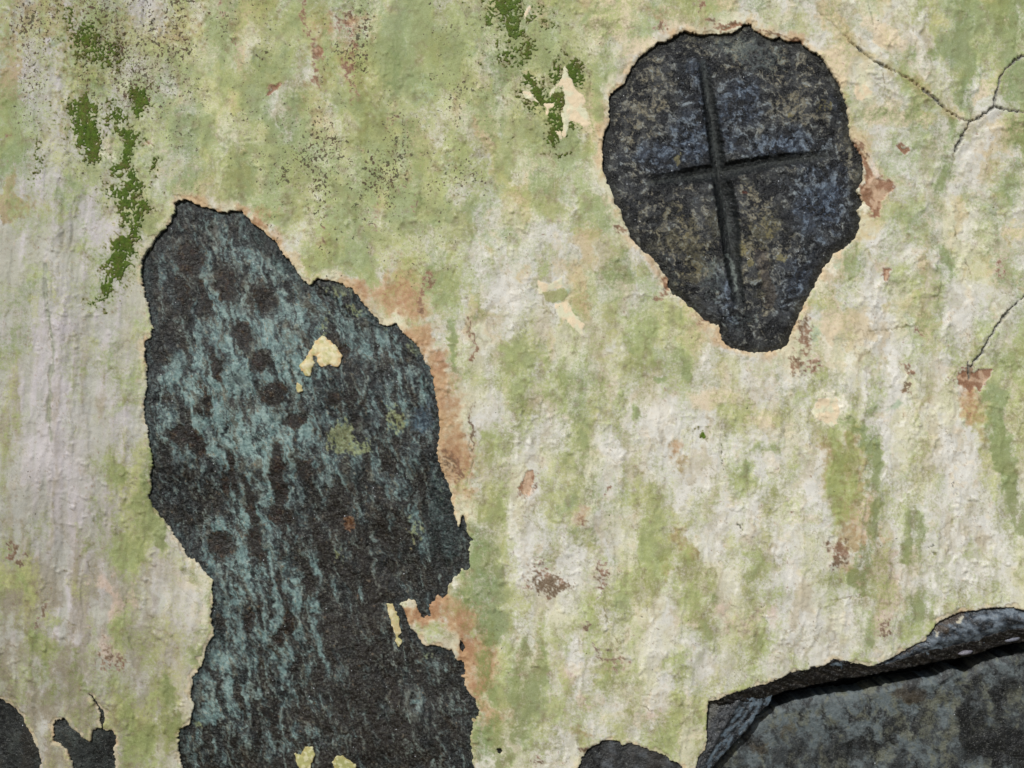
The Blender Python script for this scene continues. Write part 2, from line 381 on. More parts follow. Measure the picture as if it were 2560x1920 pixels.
# thin growth of algae over the lime: its colour and how far it covers
G = np.empty(F.shape + (3,), np.float32); G[:] = leaf
G = mix(G, olive, sst(-.05, .5, wn_(70, 4, 308, 1.5) + sst(500, 1200, Y) * .15))
G = mix(G, rgb(144,157,102), left * sst(300, 900, Y) * .6)
G = mix(G, rgb(143,160,106), sst(-.3, .3, wn_(100, 4, 309)) * sst(900, 500, Y) * .8)
G = mix(G, rgb(186,184,120), sst(.0, .5, wn_(80, 4, 310, 2.5)) * .6)
low_half = sst(500, 1000, Y)
cover = .47 + wn_(190, 7, 321, 1.3) * .40 + wn_(64, 6, 322, 1.4) * .34 + m2 * (.08 + .26 * low_half) + n_streak * .12 * low_half + g_green * .70 - g_pale * .55 - .14 * left
G = mix(G, rgb(118,138,84), sst(.15, .6, wn_(120, 6, 323, 1.4)) * sst(1000, 600, Y) * .8)
C = mix(C, rgb(196,170,120), sst(.15, .6, wn_(90, 6, 324, 1.6)) * sst(1000, 600, Y) * sst(250, 420, X) * .55)

lines = np.maximum(sst(.016, .004, np.abs(flk - .10)) * sst(-.1, .35, wn_(80, 3, 311)), sst(.014, .003, np.abs(flk2 - .28)) * sst(-.1, .35, wn_(80, 3, 312)))
lines = np.maximum(lines, sst(.010, .002, np.abs(wn_(130, 5, 313, 1.6, 0, .6))) * sst(.05, .4, wn_(90, 3, 314)) * .8)
C = mix(C, rgb(128,112,84), np.maximum(lines, crz_m * .7) * .45)
relief -= lines * .9
# pale, warm or lilac patches of limewash
C = mix(C, warm, sst(.30, .62, F.blobs([q2(440,60)+(60,40),q2(380,110)+(40,40),q2(560,200)+(36,30),q2(680,60)+(36,26),(1340,45,40,40),q2(1400,270)+(40,40,.8),q2(1600,150)+(60,24,.8,38),q2(1600,480)+(50,26,.7),q2(1720,500)+(50,14,.8,22),q2(2050,380)+(40,14,.8,-50),q2(1400,1150)+(24,36),q2(1360,1240)+(24,36),q2(1370,1400)+(24,60),q2(2170,990)+(26,10),(1540,850,60,40,.6),(1640,900,40,30,.6)]) + n_s * .35) * .75)
C = mix(C, rgb(232,226,205), sst(.42, .62, F.blobs([q2(1390,1150)+(16,26),q2(1345,1250)+(16,20),q2(1350,1500)+(20,26,.8),q2(1510,370)+(18,16),q2(350,180)+(7,15),q2(1520,890)+(14,16,.9),(1135,40,5,26,1,12),q2(70,50)+(7,28,1,20),q4(1370,100)+(36,44,.8),(2130,50,24,24,.7),(275,184,18,16,.8),(225,340,20,12),(270,342,10,10),(322,305,16,14,.7),(890,162,12,11),q4(740,220)+(16,10,.7),(2068,1012,14,14,.5)]) + n_f * .22) * .85)
C = mix(C, pink, sst(.35, .75, F.blobs([q4(1460,330)+(34,60),q4(1500,560)+(26,50),q4(1600,780)+(32,50),q4(1640,950)+(30,40),q4(1590,1040)+(30,20),q4(1000,1010)+(90,40,.6),q4(800,1000)+(40,40,.6),q2(1600,1140)+(18,16),q2(2130,1150)+(24,18),(258,1320,40,60,.6),(230,1400,30,70,.6),(215,1250,40,40,.5),(515,95,14,34,.8),(365,318,18,14,.7),(240,322,20,16,.8),q4(260,1330)+(60,60,.5),q4(600,1450)+(40,40,.5),(1160,1440,60,40,.5)]) + n_s * .5 + n_f * .2) * .6)

# brown wash-down and olive algae runs
C = mix(C, rgb(150,124,80), sst(.36, .85, F.strokes([([q4(1440,440),q4(1430,560),q4(1450,700)],26,.8),([q4(1360,260),q4(1400,400)],30,.8),([q4(1480,260),q4(1470,420),q4(1450,600)],40,.6),([q4(2030,120),q4(2060,240)],20,.6),([q4(700,230),q4(740,330)],18,.6),([q4(720,650),q4(760,720)],26,.7),([q4(650,760),q4(680,800)],14,.6),([(8,170),(6,240)],12,.9),([(10,410),(14,470)],14,.7),([(60,440),(95,440)],20,.6)]) + F.blobs([(400,60,70,50,.65),(165,110,60,80,.75),(700,80,70,90,.45),(820,300,60,80,.45),(720,470,120,90,.35),(880,370,60,60,.35),(585,190,24,12,.8,-25),(150,40,60,40,.6),(690,150,30,110,.6),(770,150,40,130,.6),(800,240,60,60,.5),(60,40,40,60,.5),(12,120,30,160,.8),(20,420,30,60,.7),(90,30,80,50,.8),(250,60,60,60,.6),(160,230,60,80,.5),(480,40,60,50,.4),(180,160,60,60,.6),(960,360,50,60,.4),(640,460,60,30,.4),q4(300,1500)+(30,20,.6),(1150,300,40,60,.3),(620,40,60,60,.3)]) + n_s * .35 + n_f * .35) * .62)
alg = F.strokes([
  ([(1240,560),(1252,700),(1250,820)],30,.42), ([(1240,820),(1262,1000),(1300,1060),(1310,1110)],40,.55), ([(1170,830),(1180,900)],26,.4),
  ([q4(1545,215),q4(1560,300),q4(1565,420),q4(1560,560),q4(1545,640),q4(1520,720),q4(1500,860)],20,.95),
  ([q4(1450,205),q4(1530,212),q4(1590,215)],9,.8), ([q4(1730,580),q4(1735,650),q4(1710,740)],20,.75), ([q4(1740,930),q4(1760,980)],34,.7), ([q4(1530,1000),q4(1540,1120)],20,.6), ([q4(1480,900),q4(1500,1010)],16,.6),
  ([q4(2085,40),q4(2100,150),q4(2125,290),q4(2150,400),q4(2185,540),q4(2230,640)],22,1.1), ([q4(2170,620),q4(2190,800)],20,.4),
  ([q2(1900,560),q2(1880,680),q2(1870,760),q2(1840,960),q2(1850,1050),q2(1900,1180)],17,.72), ([q2(1870,1200),q2(1850,1320),q2(1860,1440)],24,.5), ([q2(1500,480),q2(1640,470),q2(1760,500)],12,.6),
  ([(1310,60),(1322,120),(1318,200)],26,.5), ([(975,700),(978,780),(985,860)],8,.7), ([(1020,910),(1012,1010)],7,.5), ([(846,110),(852,190)],5,.8), ([(608,260),(600,320),(588,400)],8,.7), ([(630,430),(640,470)],30,.4),
  ([(1150,1420),(1140,1500),(1110,1590)],40,.85), ([(1040,1190),(1062,1280),(1060,1380)],34,.85), ([(1040,1450),(1030,1560),(1080,1640)],40,.8),
  ([(322,985),(318,1060),(335,1110)],13,.95), ([(350,1150),(348,1180)],12,.9), ([(350,1480),(372,1560),(380,1600)],17,.8), ([(412,1230),(440,1260),(448,1340),(425,1430)],20,.5), ([(250,720),(245,770)],16,.55), ([(205,1090),(198,1150),(185,1190)],16,.6),
  ([(65,1380),(70,1440),(90,1500)],34,.55), ([(150,1430),(165,1500)],16,.5), ([(295,900),(290,1000)],26,.4), ([(60,1130),(64,1200)],14,.4)])
alg = np.maximum(alg, F.blobs([q2(1965,330)+(20,90,1),q2(1985,80)+(30,60,.9),q2(2170,90)+(40,90,.85),q2(2150,260)+(26,60,.8),q2(2180,420)+(36,40,.8),q2(2190,600)+(34,80,.9),q2(2150,820)+(34,40,.7),q2(1920,30)+(12,40,.6),q2(1810,240)+(22,20,.6),q2(1710,250)+(24,20,.5),q2(1430,440)+(16,26,.7),q2(2020,1500)+(16,20,.5),q2(2060,1380)+(14,22,.6),q2(750,1600)+(20,26,.8),q2(640,1640)+(20,10,.8),q4(1560,100)+(24,24,.7),q4(1460,180)+(24,14,.8),q4(340,300)+(14,16,.7),q4(350,650)+(13,16,.8),q4(445,755)+(9,12,.9),q4(240,520)+(14,18,.6),q4(260,650)+(40,8,.5),q4(540,130)+(13,16,.7),q4(800,95)+(18,16,.6),q4(1100,280)+(36,18,.7),q4(1000,350)+(30,8,.6),q4(890,930)+(14,22,.6),q4(930,1010)+(20,26,.5),q4(890,260)+(10,60,.4),(640,300,34,60,.55),(700,360,60,46,.5),(860,330,60,60,.4),(760,330,40,50,.4),(612,360,20,60,.5),(1330,150,40,60,.5),(1000,280,60,50,.3),(210,180,90,120,.3),(940,690,16,26,.4)]))
G = mix(G, grass, sst(.15, .95, alg + n_s2 * .25) * .85)
G = mix(G, rgb(120,124,66), sst(.45, .95, alg + n_s * .25) * sst(900, 1100, Y) * .8)
cover = np.maximum(cover, cover * .5 + alg * (.66 + .45 * m3 + .35 * n_streak + .2 * n_s) + n_s2 * .16)
C = mix(C, mint, sst(.4, .7, F.blobs([(572,128,24,24),(118,72,20,18),(845,150,16,50),(905,190,50,40,.8),(1210,640,16,20,.7),q2(1400,1130)+(18,14,.7),q4(1640,100)+(14,12,.8),q4(2120,420)+(10,22,.9),q2(1310,1450)+(18,24,.7),(650,330,22,18,.7),(940,480,26,20,.5),(1000,100,80,60,.5),(420,230,30,40,.5)]) + n_f * .3) * .55)

# ochre clay that shows where the lime is thin, most of it round the stones
set_back = np.clip(3.5 + 9 * n_s2 + 8 * m1 + 4 * n_f, -4, 26) * (edge < 60)
under_step = sst(-1.1, 1.1, edge - set_back)                # the top coat ends a little behind the lower one
ubr = (1 - under_step) * (edge < 60)
C = mix(C, mix(np.broadcast_to(rgb(200,188,156), C.shape), rgb(160,126,90), sst(.3, .9, m3 + n_s + F.blobs([(480,440,110,60,.5),(640,570,80,90,.5),(900,740,80,160,.6),(1600,60,260,50,.5),(1320,500,60,120,.4)]))), ubr * .65); cover = cover - ubr * .35
C = mix(C, rgb(130,112,84), sst(2.4, .4, np.abs(edge - set_back)) * (edge < 40) * (edge > 1) * .22)
rimw = sst(24, 3, edge + n_s2 * 14 - 4) 
rim_where = F.blobs([(480,440,110,60,1),(580,500,70,70,1),(640,570,50,60,1),(760,620,90,70,.9),(880,720,60,60,1),(935,800,40,90,1),(960,960,50,120,1),(990,1080,40,80,.7),(330,500,50,60,.8),(320,700,30,120,.5),(1500,60,120,40,1),(1700,70,120,40,1),(1320,180,60,120,.9),(1305,330,40,140,.9),(1340,480,40,80,1),(1450,610,80,80,1),(1560,720,90,50,1),(1870,400,60,120,.8),(1690,760,70,40,.7),(1800,560,80,80,.5),(970,1320,120,60,1),(1010,1460,70,120,1)])
C = mix(C, ochre, rimw * rim_where * sst(-.1, .6, n_s + m1 + np.maximum(rim_where - .8, 0) * 1.2) * .72)
C = mix(C, rgb(228,206,168), sst(9, 1, np.abs(edge - 5) + n_f * 4) * sst(-.1, .5, m3 + n_s) * .5 * (edge < 20))
oc = F.blobs([(560,455,50,14,.8),(560,480,26,20,.9),(600,520,20,26,.7),(860,640,60,42,1.05),(800,622,50,22,.9),(900,660,40,40,.9),(905,735,36,36,.9),(940,800,24,50,.95),(950,870,22,50,.9),(985,985,42,66,1.0),(975,930,34,40,.9),(1000,1060,30,40,.6),(915,1330,46,24,1.1),(870,1318,22,16,1.1),(985,1345,34,30,1.0),(1010,1420,24,60,1.1),(1035,1470,30,50,.95),(1050,1540,20,40,.7),(1000,1330,60,40,.8),(1040,1430,44,90,.85),(1060,1540,44,70,.6),(960,1310,60,40,.7),(870,620,90,60,.7),(970,900,34,120,.7),(690,60,50,60,.55),(740,120,50,90,.5),(1870,1130,40,90,.45),(1850,1230,30,50,.5),(1260,660,26,22,.5),(1420,30,40,20,.5),(720,110,40,90,.5),(700,60,30,30,.6),(770,40,26,20,.7),q4(2000,100)+(30,40,.8),q4(1990,20)+(26,20,.9),q4(300,560)+(20,26,.7),q4(720,260)+(20,18,.6),(460,300,16,12,.5)])
C = mix(C, ochre, sst(.15, 1.10, oc + m4 * .30 + n_f * .18) * .9)
C = mix(C, rgb(156,114,82), sst(.50, 1.3, oc + m3 * .5 + n_f * .3) * .7)
cover = cover - sst(.3, 1.0, oc) * .38 - rimw * rim_where * .5
G_low = F.blobs([(1020,1180,30,80,.8),(1040,1280,34,60,.9),(1060,1350,30,60,.8),(1040,1420,20,60,.5),(1070,1480,24,60,.6),(1030,1600,40,60,.8),(990,1290,26,24,.8)])
G = mix(G, grass, sst(.3, .7, G_low)); cover = np.maximum(cover, G_low * .8 + n_s2 * .25)

# rust and brown marks
ru = F.strokes([([(656,0),(660,60),(672,110),(688,190)],7,.9),([(760,18),(748,55),(764,100),(760,160),(768,225)],9,.7),([(935,590),(928,630),(905,668)],10,.8),([(1010,690),(1018,730),(1024,770)],4,.9),([(1020,880),(1026,920),(1020,970)],4,.9),([(1410,60),(1440,48)],6,.8)])
ru = np.maximum(ru, F.blobs([(690,112,14,13,1),(745,45,30,18,.7),(752,148,10,24,1),(590,190,22,8,.9,-25),(475,10,7,20,.9),(505,85,7,16,.7),(985,1010,14,20,1),(970,1000,26,30,.7),q2(1560,800)+(26,22,1.0),q2(1500,650)+(8,34,.9,-30),q2(1560,905)+(16,14,1.0),q2(1640,815)+(12,16,1),q2(1690,640)+(12,8,1.1,30),q2(1620,1180)+(9,14,1.1),q2(2110,1170)+(8,12,.9),q2(1990,1620)+(36,14,.95),q2(1960,1650)+(20,10,.8),q2(1260,1440)+(18,34,.85),q2(1230,1560)+(16,30,.75),q2(1290,1580)+(22,22,.75),q2(660,1220)+(10,18,1.05),q2(480,980)+(14,12,.9),q2(650,1285)+(14,10,.8),q2(840,1400)+(24,10,.7),q2(810,20)+(14,14,.9),q2(860,95)+(16,9,1),q2(930,118)+(26,5,1.1,-8),q2(1230,178)+(13,6,1,20),q2(1110,150)+(30,5,.9,14),q2(1760,1415)+(14,5,1,40),q2(1735,1600)+(10,9,1),q2(1700,1650)+(10,9,1),q4(1690,15)+(12,9,1),q4(60,440)+(16,20,.8),q4(75,400)+(9,12,.7),q4(140,850)+(40,22,.95),q4(190,885)+(36,14,.9),q4(110,800)+(24,26,.6),q4(380,840)+(14,34,.75),q4(315,1060)+(13,11,1.05),q4(430,1190)+(34,20,.62),q4(380,1160)+(16,18,.55),q4(430,450)+(5,6,1),q4(310,600)+(8,12,.7),q4(1420,745)+(16,26,1.05),q4(1360,700)+(12,12,.7),q4(1620,1080)+(20,10,.9),q4(1640,1050)+(8,20,.6),q4(310,1575)+(16,9,.9),q4(110,1640)+(16,8,.9),(40,770+830-829.5+320,1,1,0),(15,1195,9,14,.95),(40,1212,11,11,1),(86,1318,7,26,.9),(75,1350,10,10,.7),(228,1420,20,40,.6),(245,1440,16,20,.7),(290,1030,9,6,1),(12,287,8,9,1),(1180,1260,30,26,.5),(700,500,16,30,.5),(810,455,14,40,.5),(850,260,18,14,.7),(1565,120,8,8,.4),(318,305,10,9,.8),(700,1140,1,1,0),(870,400,14,12,.6),(900,440,6,14,.7)]))
rm = sst(.36, .95, ru + n_f * .40 + n_f2 * .34 + n_x * .36)
cover = cover - rm * .6 - crack_m
C = mix(C, mix(np.broadcast_to(rust, C.shape), brown, sst(-.2, .4, n_s + (sst(700, 1000, Y) - .5) * .3)), rm * .86)
C = mix(C, rgb(222,205,188), sst(.5, .75, F.blobs([q2(1560,740)+(10,20),q2(1590,800)+(12,14),q2(1290,1540)+(14,14,.8),q4(60,460)+(7,10)]) + n_f * .2) * .85)

CHIPS = [[q2(*p) for p in [(1468,612),(1490,620),(1520,660),(1545,715),(1575,765),(1610,780),(1645,785),(1650,822),(1625,838),(1600,870),(1590,935),(1570,930),(1545,890),(1512,858),(1505,820),(1528,790),(1532,740),(1515,690)]],
  [q2(*p) for p in [(1925,1625),(1960,1600),(1985,1612),(2040,1592),(2085,1592),(2075,1625),(2050,1650),(2030,1700),(2005,1670),(1985,1700),(1960,1670),(1935,1660)]],
  [q2(*p) for p in [(1670,628),(1690,640),(1715,632),(1722,650),(1702,668),(1680,655)]],
  [q2(*p) for p in [(1602,1160),(1630,1150),(1645,1165),(1630,1185),(1622,1215),(1606,1210),(1608,1180)]],
  [q2(*p) for p in [(645,1205),(668,1190),(672,1230),(690,1265),(665,1255)]],
  [q2(*p) for p in [(905,125),(950,105),(985,95),(1000,108),(960,122),(920,135)]],
  [q2(*p) for p in [(1195,172),(1235,165),(1258,185),(1230,195)]],
  [q4(*p) for p in [(40,430),(62,375),(92,370),(95,420),(75,480),(48,475),(25,450)]],
  [(677,100),(690,98),(700,112),(692,120),(680,116)], [(575,200),(590,182),(612,176),(598,192),(580,204)]]
ch = np.full(F.shape, -70, np.float32)
for p in CHIPS: ch = np.maximum(ch, F.sdf(p, 30))
ch = ch + n_f * 2.4 + n_x * 1.4
chm = sst(-.8, 1.4, ch)
C = mix(C, mix(np.broadcast_to(rgb(134,96,70), C.shape), rgb(190,160,132), sst(.0, .5, n_s2 + n_f * .5 + sst(4, 14, ch) * .3)), chm * .88)
relief -= chm * 2.2 - sst(3.5, .5, np.abs(ch + 1.5)) * .6
cover = cover - chm * .8
# cream flakes near the upper moss and in the middle
CREAM = [T(854, 0, [(1440,410),(1470,480),(1500,530),(1510,570),(1540,600),(1570,620),(1580,660),(1560,690),(1590,700),(1600,760),(1610,800),(1580,825),(1540,800),(1500,785),(1470,790),(1465,850),(1440,900),(1425,880),(1430,800),(1420,740),(1440,690),(1450,620),(1430,560),(1400,560),(1370,600),(1350,630),(1340,600),(1400,540),(1430,500)]),
  T(854, 0, [(1170,590),(1220,590),(1250,630),(1275,660),(1230,650),(1180,630)]), T(854, 0, [(1310,670),(1370,665),(1380,690),(1345,705),(1335,745),(1320,745),(1322,700)]),
  T(854, 0, [(1195,50),(1225,30),(1215,80),(1185,135),(1172,130)]), T(854, 0, [(1405,880),(1380,850),(1420,845),(1435,900),(1420,915)]),
  [q2(*p) for p in [(110,1210),(160,1225),(215,1200),(225,1235),(190,1250),(150,1260),(125,1275),(110,1250)]],
  [q2(*p) for p in [(180,1310),(240,1300),(262,1345),(310,1400),(300,1450),(270,1420),(240,1390),(200,1370)]],
  [q2(*p) for p in [(1485,345),(1505,330),(1525,345),(1530,370),(1560,400),(1545,430),(1500,440),(1470,405)]],
  [q4(*p) for p in [(1320,60),(1400,60),(1415,110),(1405,170),(1370,185),(1310,150),(1290,120)]]]
cr = np.full(F.shape, -70, np.float32)
for p in CREAM: cr = np.maximum(cr, F.sdf(p, 30))
crm = sst(-.6, 1.2, cr + n_f * 3.0 + n_x * 1.5 - .6)
cover = cover - crm * .9
C = mix(C, mix(np.broadcast_to(rgb(226,207,174), C.shape), rgb(214,212,180), sst(-.1, .3, n_s2)), crm * .95)
relief += crm * 0.5 - sst(3, 0, np.abs(cr)) * .3
ol = F.sdf([q2(*p) for p in [(130,1262),(190,1252),(226,1240),(245,1275),(225,1295),(180,1310),(140,1295)]], 30)
C = mix(C, rgb(160,158,106), sst(-1, 1.5, ol + n_f * 2.5) * .8); relief += sst(-.8, .8, ol + n_f * 2) * .8

# moss: deep green growth
MOSS_A = [b for b in [tuple(T(0,0,[(x,y)])[0]) + (rx/3., ry/3., s) for x,y,rx,ry,s in [
  (560,230,120,90,.78),(650,340,130,90,.66),(520,350,110,80,.55),(440,120,40,60,.5),(530,690,100,60,.85),(540,800,90,80,1.1),(580,890,80,90,1.15),(600,1000,50,60,1.05),(890,630,60,60,1),(875,700,45,60,1),(745,750,50,60,.85),(820,860,80,45,1.05),(840,940,50,80,1.15),(820,1010,60,50,1.05),(775,1085,50,45,1),(850,1170,40,80,1.05),(820,1240,100,55,.95),(800,1330,60,50,1),(930,1350,55,50,1.05),(890,1420,60,60,1.05),(800,1420,28,50,.9),(865,1500,36,50,1),(810,1590,55,50,1.1),(820,1640,65,40,1.1),(1000,1050,24,60,.7),(260,950,24,50,.5),(250,1050,16,60,.5),(240,1130,18,30,.5),(740,660,40,40,.6)]]]
MOSS_A += [tuple(T(0,640,[(x,y)])[0]) + (rx/3., ry/3., s) for x,y,rx,ry,s in [(775,50,80,60,1.1),(740,130,60,60,1.05),(690,210,40,55,.95),(640,275,40,30,.75)]]
MOSS_B = [tuple(T(854,0,[(x,y)])[0]) + (rx/3., ry/3., s) for x,y,rx,ry,s in [(1060,40,120,80,.95),(1090,140,70,80,.95),(1100,215,60,50,.95),(955,130,30,50,.75),(1210,60,60,60,.66),(1290,40,50,50,.5),(1200,310,40,90,.8),(1170,390,30,50,.8),(1080,350,80,70,.62),(1340,170,50,40,.5)]]
MOSS_C = [tuple(T(854,0,[(x,y)])[0]) + (rx/3., ry/3., s) for x,y,rx,ry,s in [(1230,535,45,50,1.0),(1275,590,60,55,1.0),(1300,650,60,40,.95),(1400,470,45,60,.8),(1520,470,55,90,1.0),(1555,540,40,40,.9),(1190,640,60,40,.7),(1240,700,60,40,.62),(1390,640,55,60,.9),(1370,740,45,70,1.05),(1370,850,60,70,1.0),(1400,600,34,40,.9),(1500,820,60,34,.8),(1440,975,50,24,.6),(1420,420,40,60,.6)]]
MOSS_D = [q4(830,215) + (5.5, 6.5, 2.2)]
dark_moss = rgb(74,104,32)
moss_fields = []
for i, lst in enumerate((MOSS_A, MOSS_B, MOSS_C, MOSS_D)):
    m = F.blobs(lst) + (n_f * .36 + n_f2 * .34 + n_x * .58) * (F.blobs([(b[0], b[1], b[2] * 1.3 + 3, b[3] * 1.3 + 3) for b in lst]) > 0) - crm * 1.2 - .10 + .22 * n_s2
    moss_fields.append(m)
    soft = sst(-.15, .60, m + n_f * .1)
    G = mix(G, mix(np.broadcast_to(rgb(108,118,66), G.shape), rgb(112,100,62), sst(-.1, .5, n_s2 + n_f * .3)), soft); cover = np.maximum(cover, soft * .95)
speck = F.blobs([(420,170,420,260,.75),(200,90,190,170,1.35),(380,60,140,90,1.35),(720,120,120,160,1.0),(800,380,260,220,1.0),(620,480,260,120,.55),(1000,150,160,180,.8),(150,240,120,160,.9),(1050,330,140,160,.55),(880,560,120,90,.6),(1150,40,160,80,.7),(300,800,60,300,.25),(1500,30,200,60,.2),(1300,900,300,400,.18),(30,1040,60,60,.4),(1700,1300,400,300,.12),(1860,60,160,160,.2),(1150,1350,120,200,.25)])
speck = np.clip(speck * (0.75 + .9 * n_mid) + .05, 0, 1.3)

# shade in the cracks and beside the left ridge painted in, with dirt
win = window(F.xs, F.ys, 60, 160, 540, 990)
C[win] = mix(C[win], rgb(124,132,106), ridge_shade_gap * .6); cover[win] -= ridge_shade_gap * .4
C = mix(C, rgb(88,90,84), crack_m * .8)
C = mix(C, rgb(122,112,88), hair_m * .65)
C = mix(C, rgb(176,160,112), sst(22, 6, seg_dist(X, Y, CRACKS[0])) * sst(-.3, .3, n_s2) * .55 * (Y < 300))
dots = F.blobs([q4(x, y) + (1.9, r) for x, y, r in [(900,240,5),(905,290,4),(915,340,5),(918,385,4),(975,610,3),(980,633,4),(1083,950,3),(1093,988,5),(1104,1022,4),(1070,1140,7),(552,1012,3),(1808,715,4),(1808,745,3),(1810,860,3),(1300,1210,4),(1080,1045,3),(1918,450,6)]])
C = mix(C, rgb(70,70,66), sst(.3, .7, dots) * .8); relief -= dots * 2.0

relief -= 1.0 * sst(5, 0, edge) * (0.6 + .8 * n_s)         # edges worn thin
relief += under_step * 1.9 - 1.9
PLASTER_C = to_linear(C)
G = mix(G, rgb(124,136,78), sst(.62, 1.15, cover + n_s * .1) * .75)
GROWTH = to_linear(G); cover = np.clip(cover, 0, 1.1)
PLASTER_H = relief

# ------------------------------------------------------------------ mesh builders
def to_world(u, v, h):
    return np.stack([(u - U / 2) / U, -h / U, ZC - (v - 829.5) / U], -1)

def snap_sheet(field, s, step):
    """keep the part of the grid where s > 0, with the rim moved onto the contour s = 0"""
    gy, gx = np.gradient(s, field.ys, field.xs)
    g2 = gx * gx + gy * gy + 1e-6
    near = np.abs(s) / np.sqrt(g2) < step * 0.52
    near &= np.abs(s) < 3 * step * np.sqrt(g2)
    U2 = field.X - np.where(near, s * gx / g2, 0)
    V2 = field.Y - np.where(near, s * gy / g2, 0)
    cls = np.where(near, 0, np.sign(s)).astype(np.int8)
    a, b, c, d = cls[:-1, :-1], cls[:-1, 1:], cls[1:, 1:], cls[1:, :-1]
    neg = (a < 0).astype(int) + (b < 0) + (c < 0) + (d < 0)
    pos = (a > 0).astype(int) + (b > 0) + (c > 0) + (d > 0)
    ny, nx = cls.shape
    idx = np.arange(ny * nx).reshape(ny, nx)
    ia, ib, ic, id_ = idx[:-1, :-1], idx[:-1, 1:], idx[1:, 1:], idx[1:, :-1]
    k = (neg == 0) & (pos > 0)
    quads = np.stack([ia[k], id_[k], ic[k], ib[k]], -1)
    tris = []
    for miss, o in ((a, (id_, ic, ib)), (b, (ia, id_, ic)), (c, (ia, id_, ib)), (d, (ia, ic, ib))):
        k = (neg == 1) & (pos > 0) & (miss < 0)
        if k.any(): tris.append(np.stack([q[k] for q in o], -1))
    tris = np.concatenate(tris) if tris else np.zeros((0, 3), int)
    return U2, V2, quads, tris

def boundary(quads, tris):
    e = [np.stack([quads[:, i], quads[:, (i + 1) % 4]], -1) for i in range(4)]
    if len(tris): e += [np.stack([tris[:, i], tris[:, (i + 1) % 3]], -1) for i in range(3)]
    e = np.concatenate(e)
    key = np.minimum(e[:, 0], e[:, 1]).astype(np.int64) * (1 << 31) + np.maximum(e[:, 0], e[:, 1])
    _, inv, cnt = np.unique(key, return_inverse=True, return_counts=True)
    return e[cnt[inv] == 1]

def link_mesh(name, co, quads, tris, col=None, attrs=None, material=None, parent=None, smooth=True):
    used = np.zeros(len(co), bool)
    used[quads.ravel()] = True
    if len(tris): used[tris.ravel()] = True
    remap = np.cumsum(used) - 1
    co = co[used]; quads = remap[quads]; tris = remap[tris] if len(tris) else tris
    me = bpy.data.meshes.new(name)
    me.vertices.add(len(co)); me.vertices.foreach_set('co', co.astype(np.float32).ravel())
    nq, nt = len(quads), len(tris)
    loops = np.concatenate([quads.ravel(), tris.ravel() if nt else np.zeros(0, int)]).astype(np.int32)
    me.loops.add(len(loops)); me.loops.foreach_set('vertex_index', loops)
    me.polygons.add(nq + nt)
    starts = np.concatenate([np.arange(nq) * 4, nq * 4 + np.arange(nt) * 3]).astype(np.int32)
    me.polygons.foreach_set('loop_start', starts)
    me.polygons.foreach_set('use_smooth', np.full(nq + nt, smooth))
    me.update(calc_edges=True)
    if col is not None:
        at = me.attributes.new('paint', 'FLOAT_COLOR', 'POINT')
        c4 = np.ones((len(co), 4), np.float32); c4[:, :3] = col[used]
        at.data.foreach_set('color', c4.ravel())
    for k, v in (attrs or {}).items():
        at = me.attributes.new(k, 'FLOAT', 'POINT')
        at.data.foreach_set('value', v[used].astype(np.float32))
    ob = bpy.data.objects.new(name, me)
    scene.collection.objects.link(ob)
    if material: me.materials.append(material)
    if parent: ob.parent = parent
    return ob

def sheet(name, field, s, h, col, depth, material, parent=None, attrs=None, step=STEP, rim_col=None, split=None):
    """a relief sheet with a real edge that runs 'depth' wall units back into the wall"""
    U2, V2, quads, tris = snap_sheet(field, s, step)
    co = to_world(U2, V2, h).reshape(-1, 3)
    col = col.reshape(-1, 3); attrs = {k: v.ravel() for k, v in (attrs or {}).items()}
    be = boundary(quads, tris)
    bv = np.unique(be)
    n0 = len(co)
    newid = np.full(n0, -1, np.int64); newid[bv] = n0 + np.arange(len(bv))
    back = co[bv].copy(); back[:, 1] += depth / U
    rim = np.stack([be[:, 1], be[:, 0], newid[be[:, 0]], newid[be[:, 1]]], -1)
    co = np.concatenate([co, back])
    col = np.concatenate([col, col[bv] if rim_col is None else np.tile(to_linear(rim_col), (len(bv), 1))])
    attrs = {k: np.concatenate([v, v[bv]]) for k, v in attrs.items()}
    if split is not None:
        pick = split.ravel()[quads].min(axis=1) > 0
        nm, mat2 = 'incised_cross', material
        ob = link_mesh(name, co, np.concatenate([quads[~pick], rim]), tris, col, attrs, material, parent)
        ob2 = link_mesh(nm, co, quads[pick], np.zeros((0, 3), int), col, attrs, material, parent)
        return ob, ob2
    return link_mesh(name, co, np.concatenate([quads, rim]), tris, col, attrs, material, parent)

# ------------------------------------------------------------------ materials
def material(name):
    m = bpy.data.materials.new(name); m.use_nodes = True
    nt = m.node_tree
    return m, nt.nodes, nt.links, nt.nodes['Principled BSDF']

def node(N, kind, **kw):
    n = N.new(kind)
    for k, v in kw.items(): setattr(n, k, v)
    return n

def noise(N, L, co, scale, detail=3, rough=.6):
    n = N.new('ShaderNodeTexNoise'); n.inputs['Scale'].default_value = scale
    n.inputs['Detail'].default_value = detail; n.inputs['Roughness'].default_value = rough
    L.new(co, n.inputs['Vector']); return n

def ramp(N, L, val, a, b, ca=0.0, cb=1.0):
    r = N.new('ShaderNodeMapRange'); r.interpolation_type = 'SMOOTHSTEP'
    r.inputs['From Min'].default_value = a; r.inputs['From Max'].default_value = b
    r.inputs['To Min'].default_value = ca; r.inputs['To Max'].default_value = cb
    L.new(val, r.inputs['Value']); return r.outputs['Result']

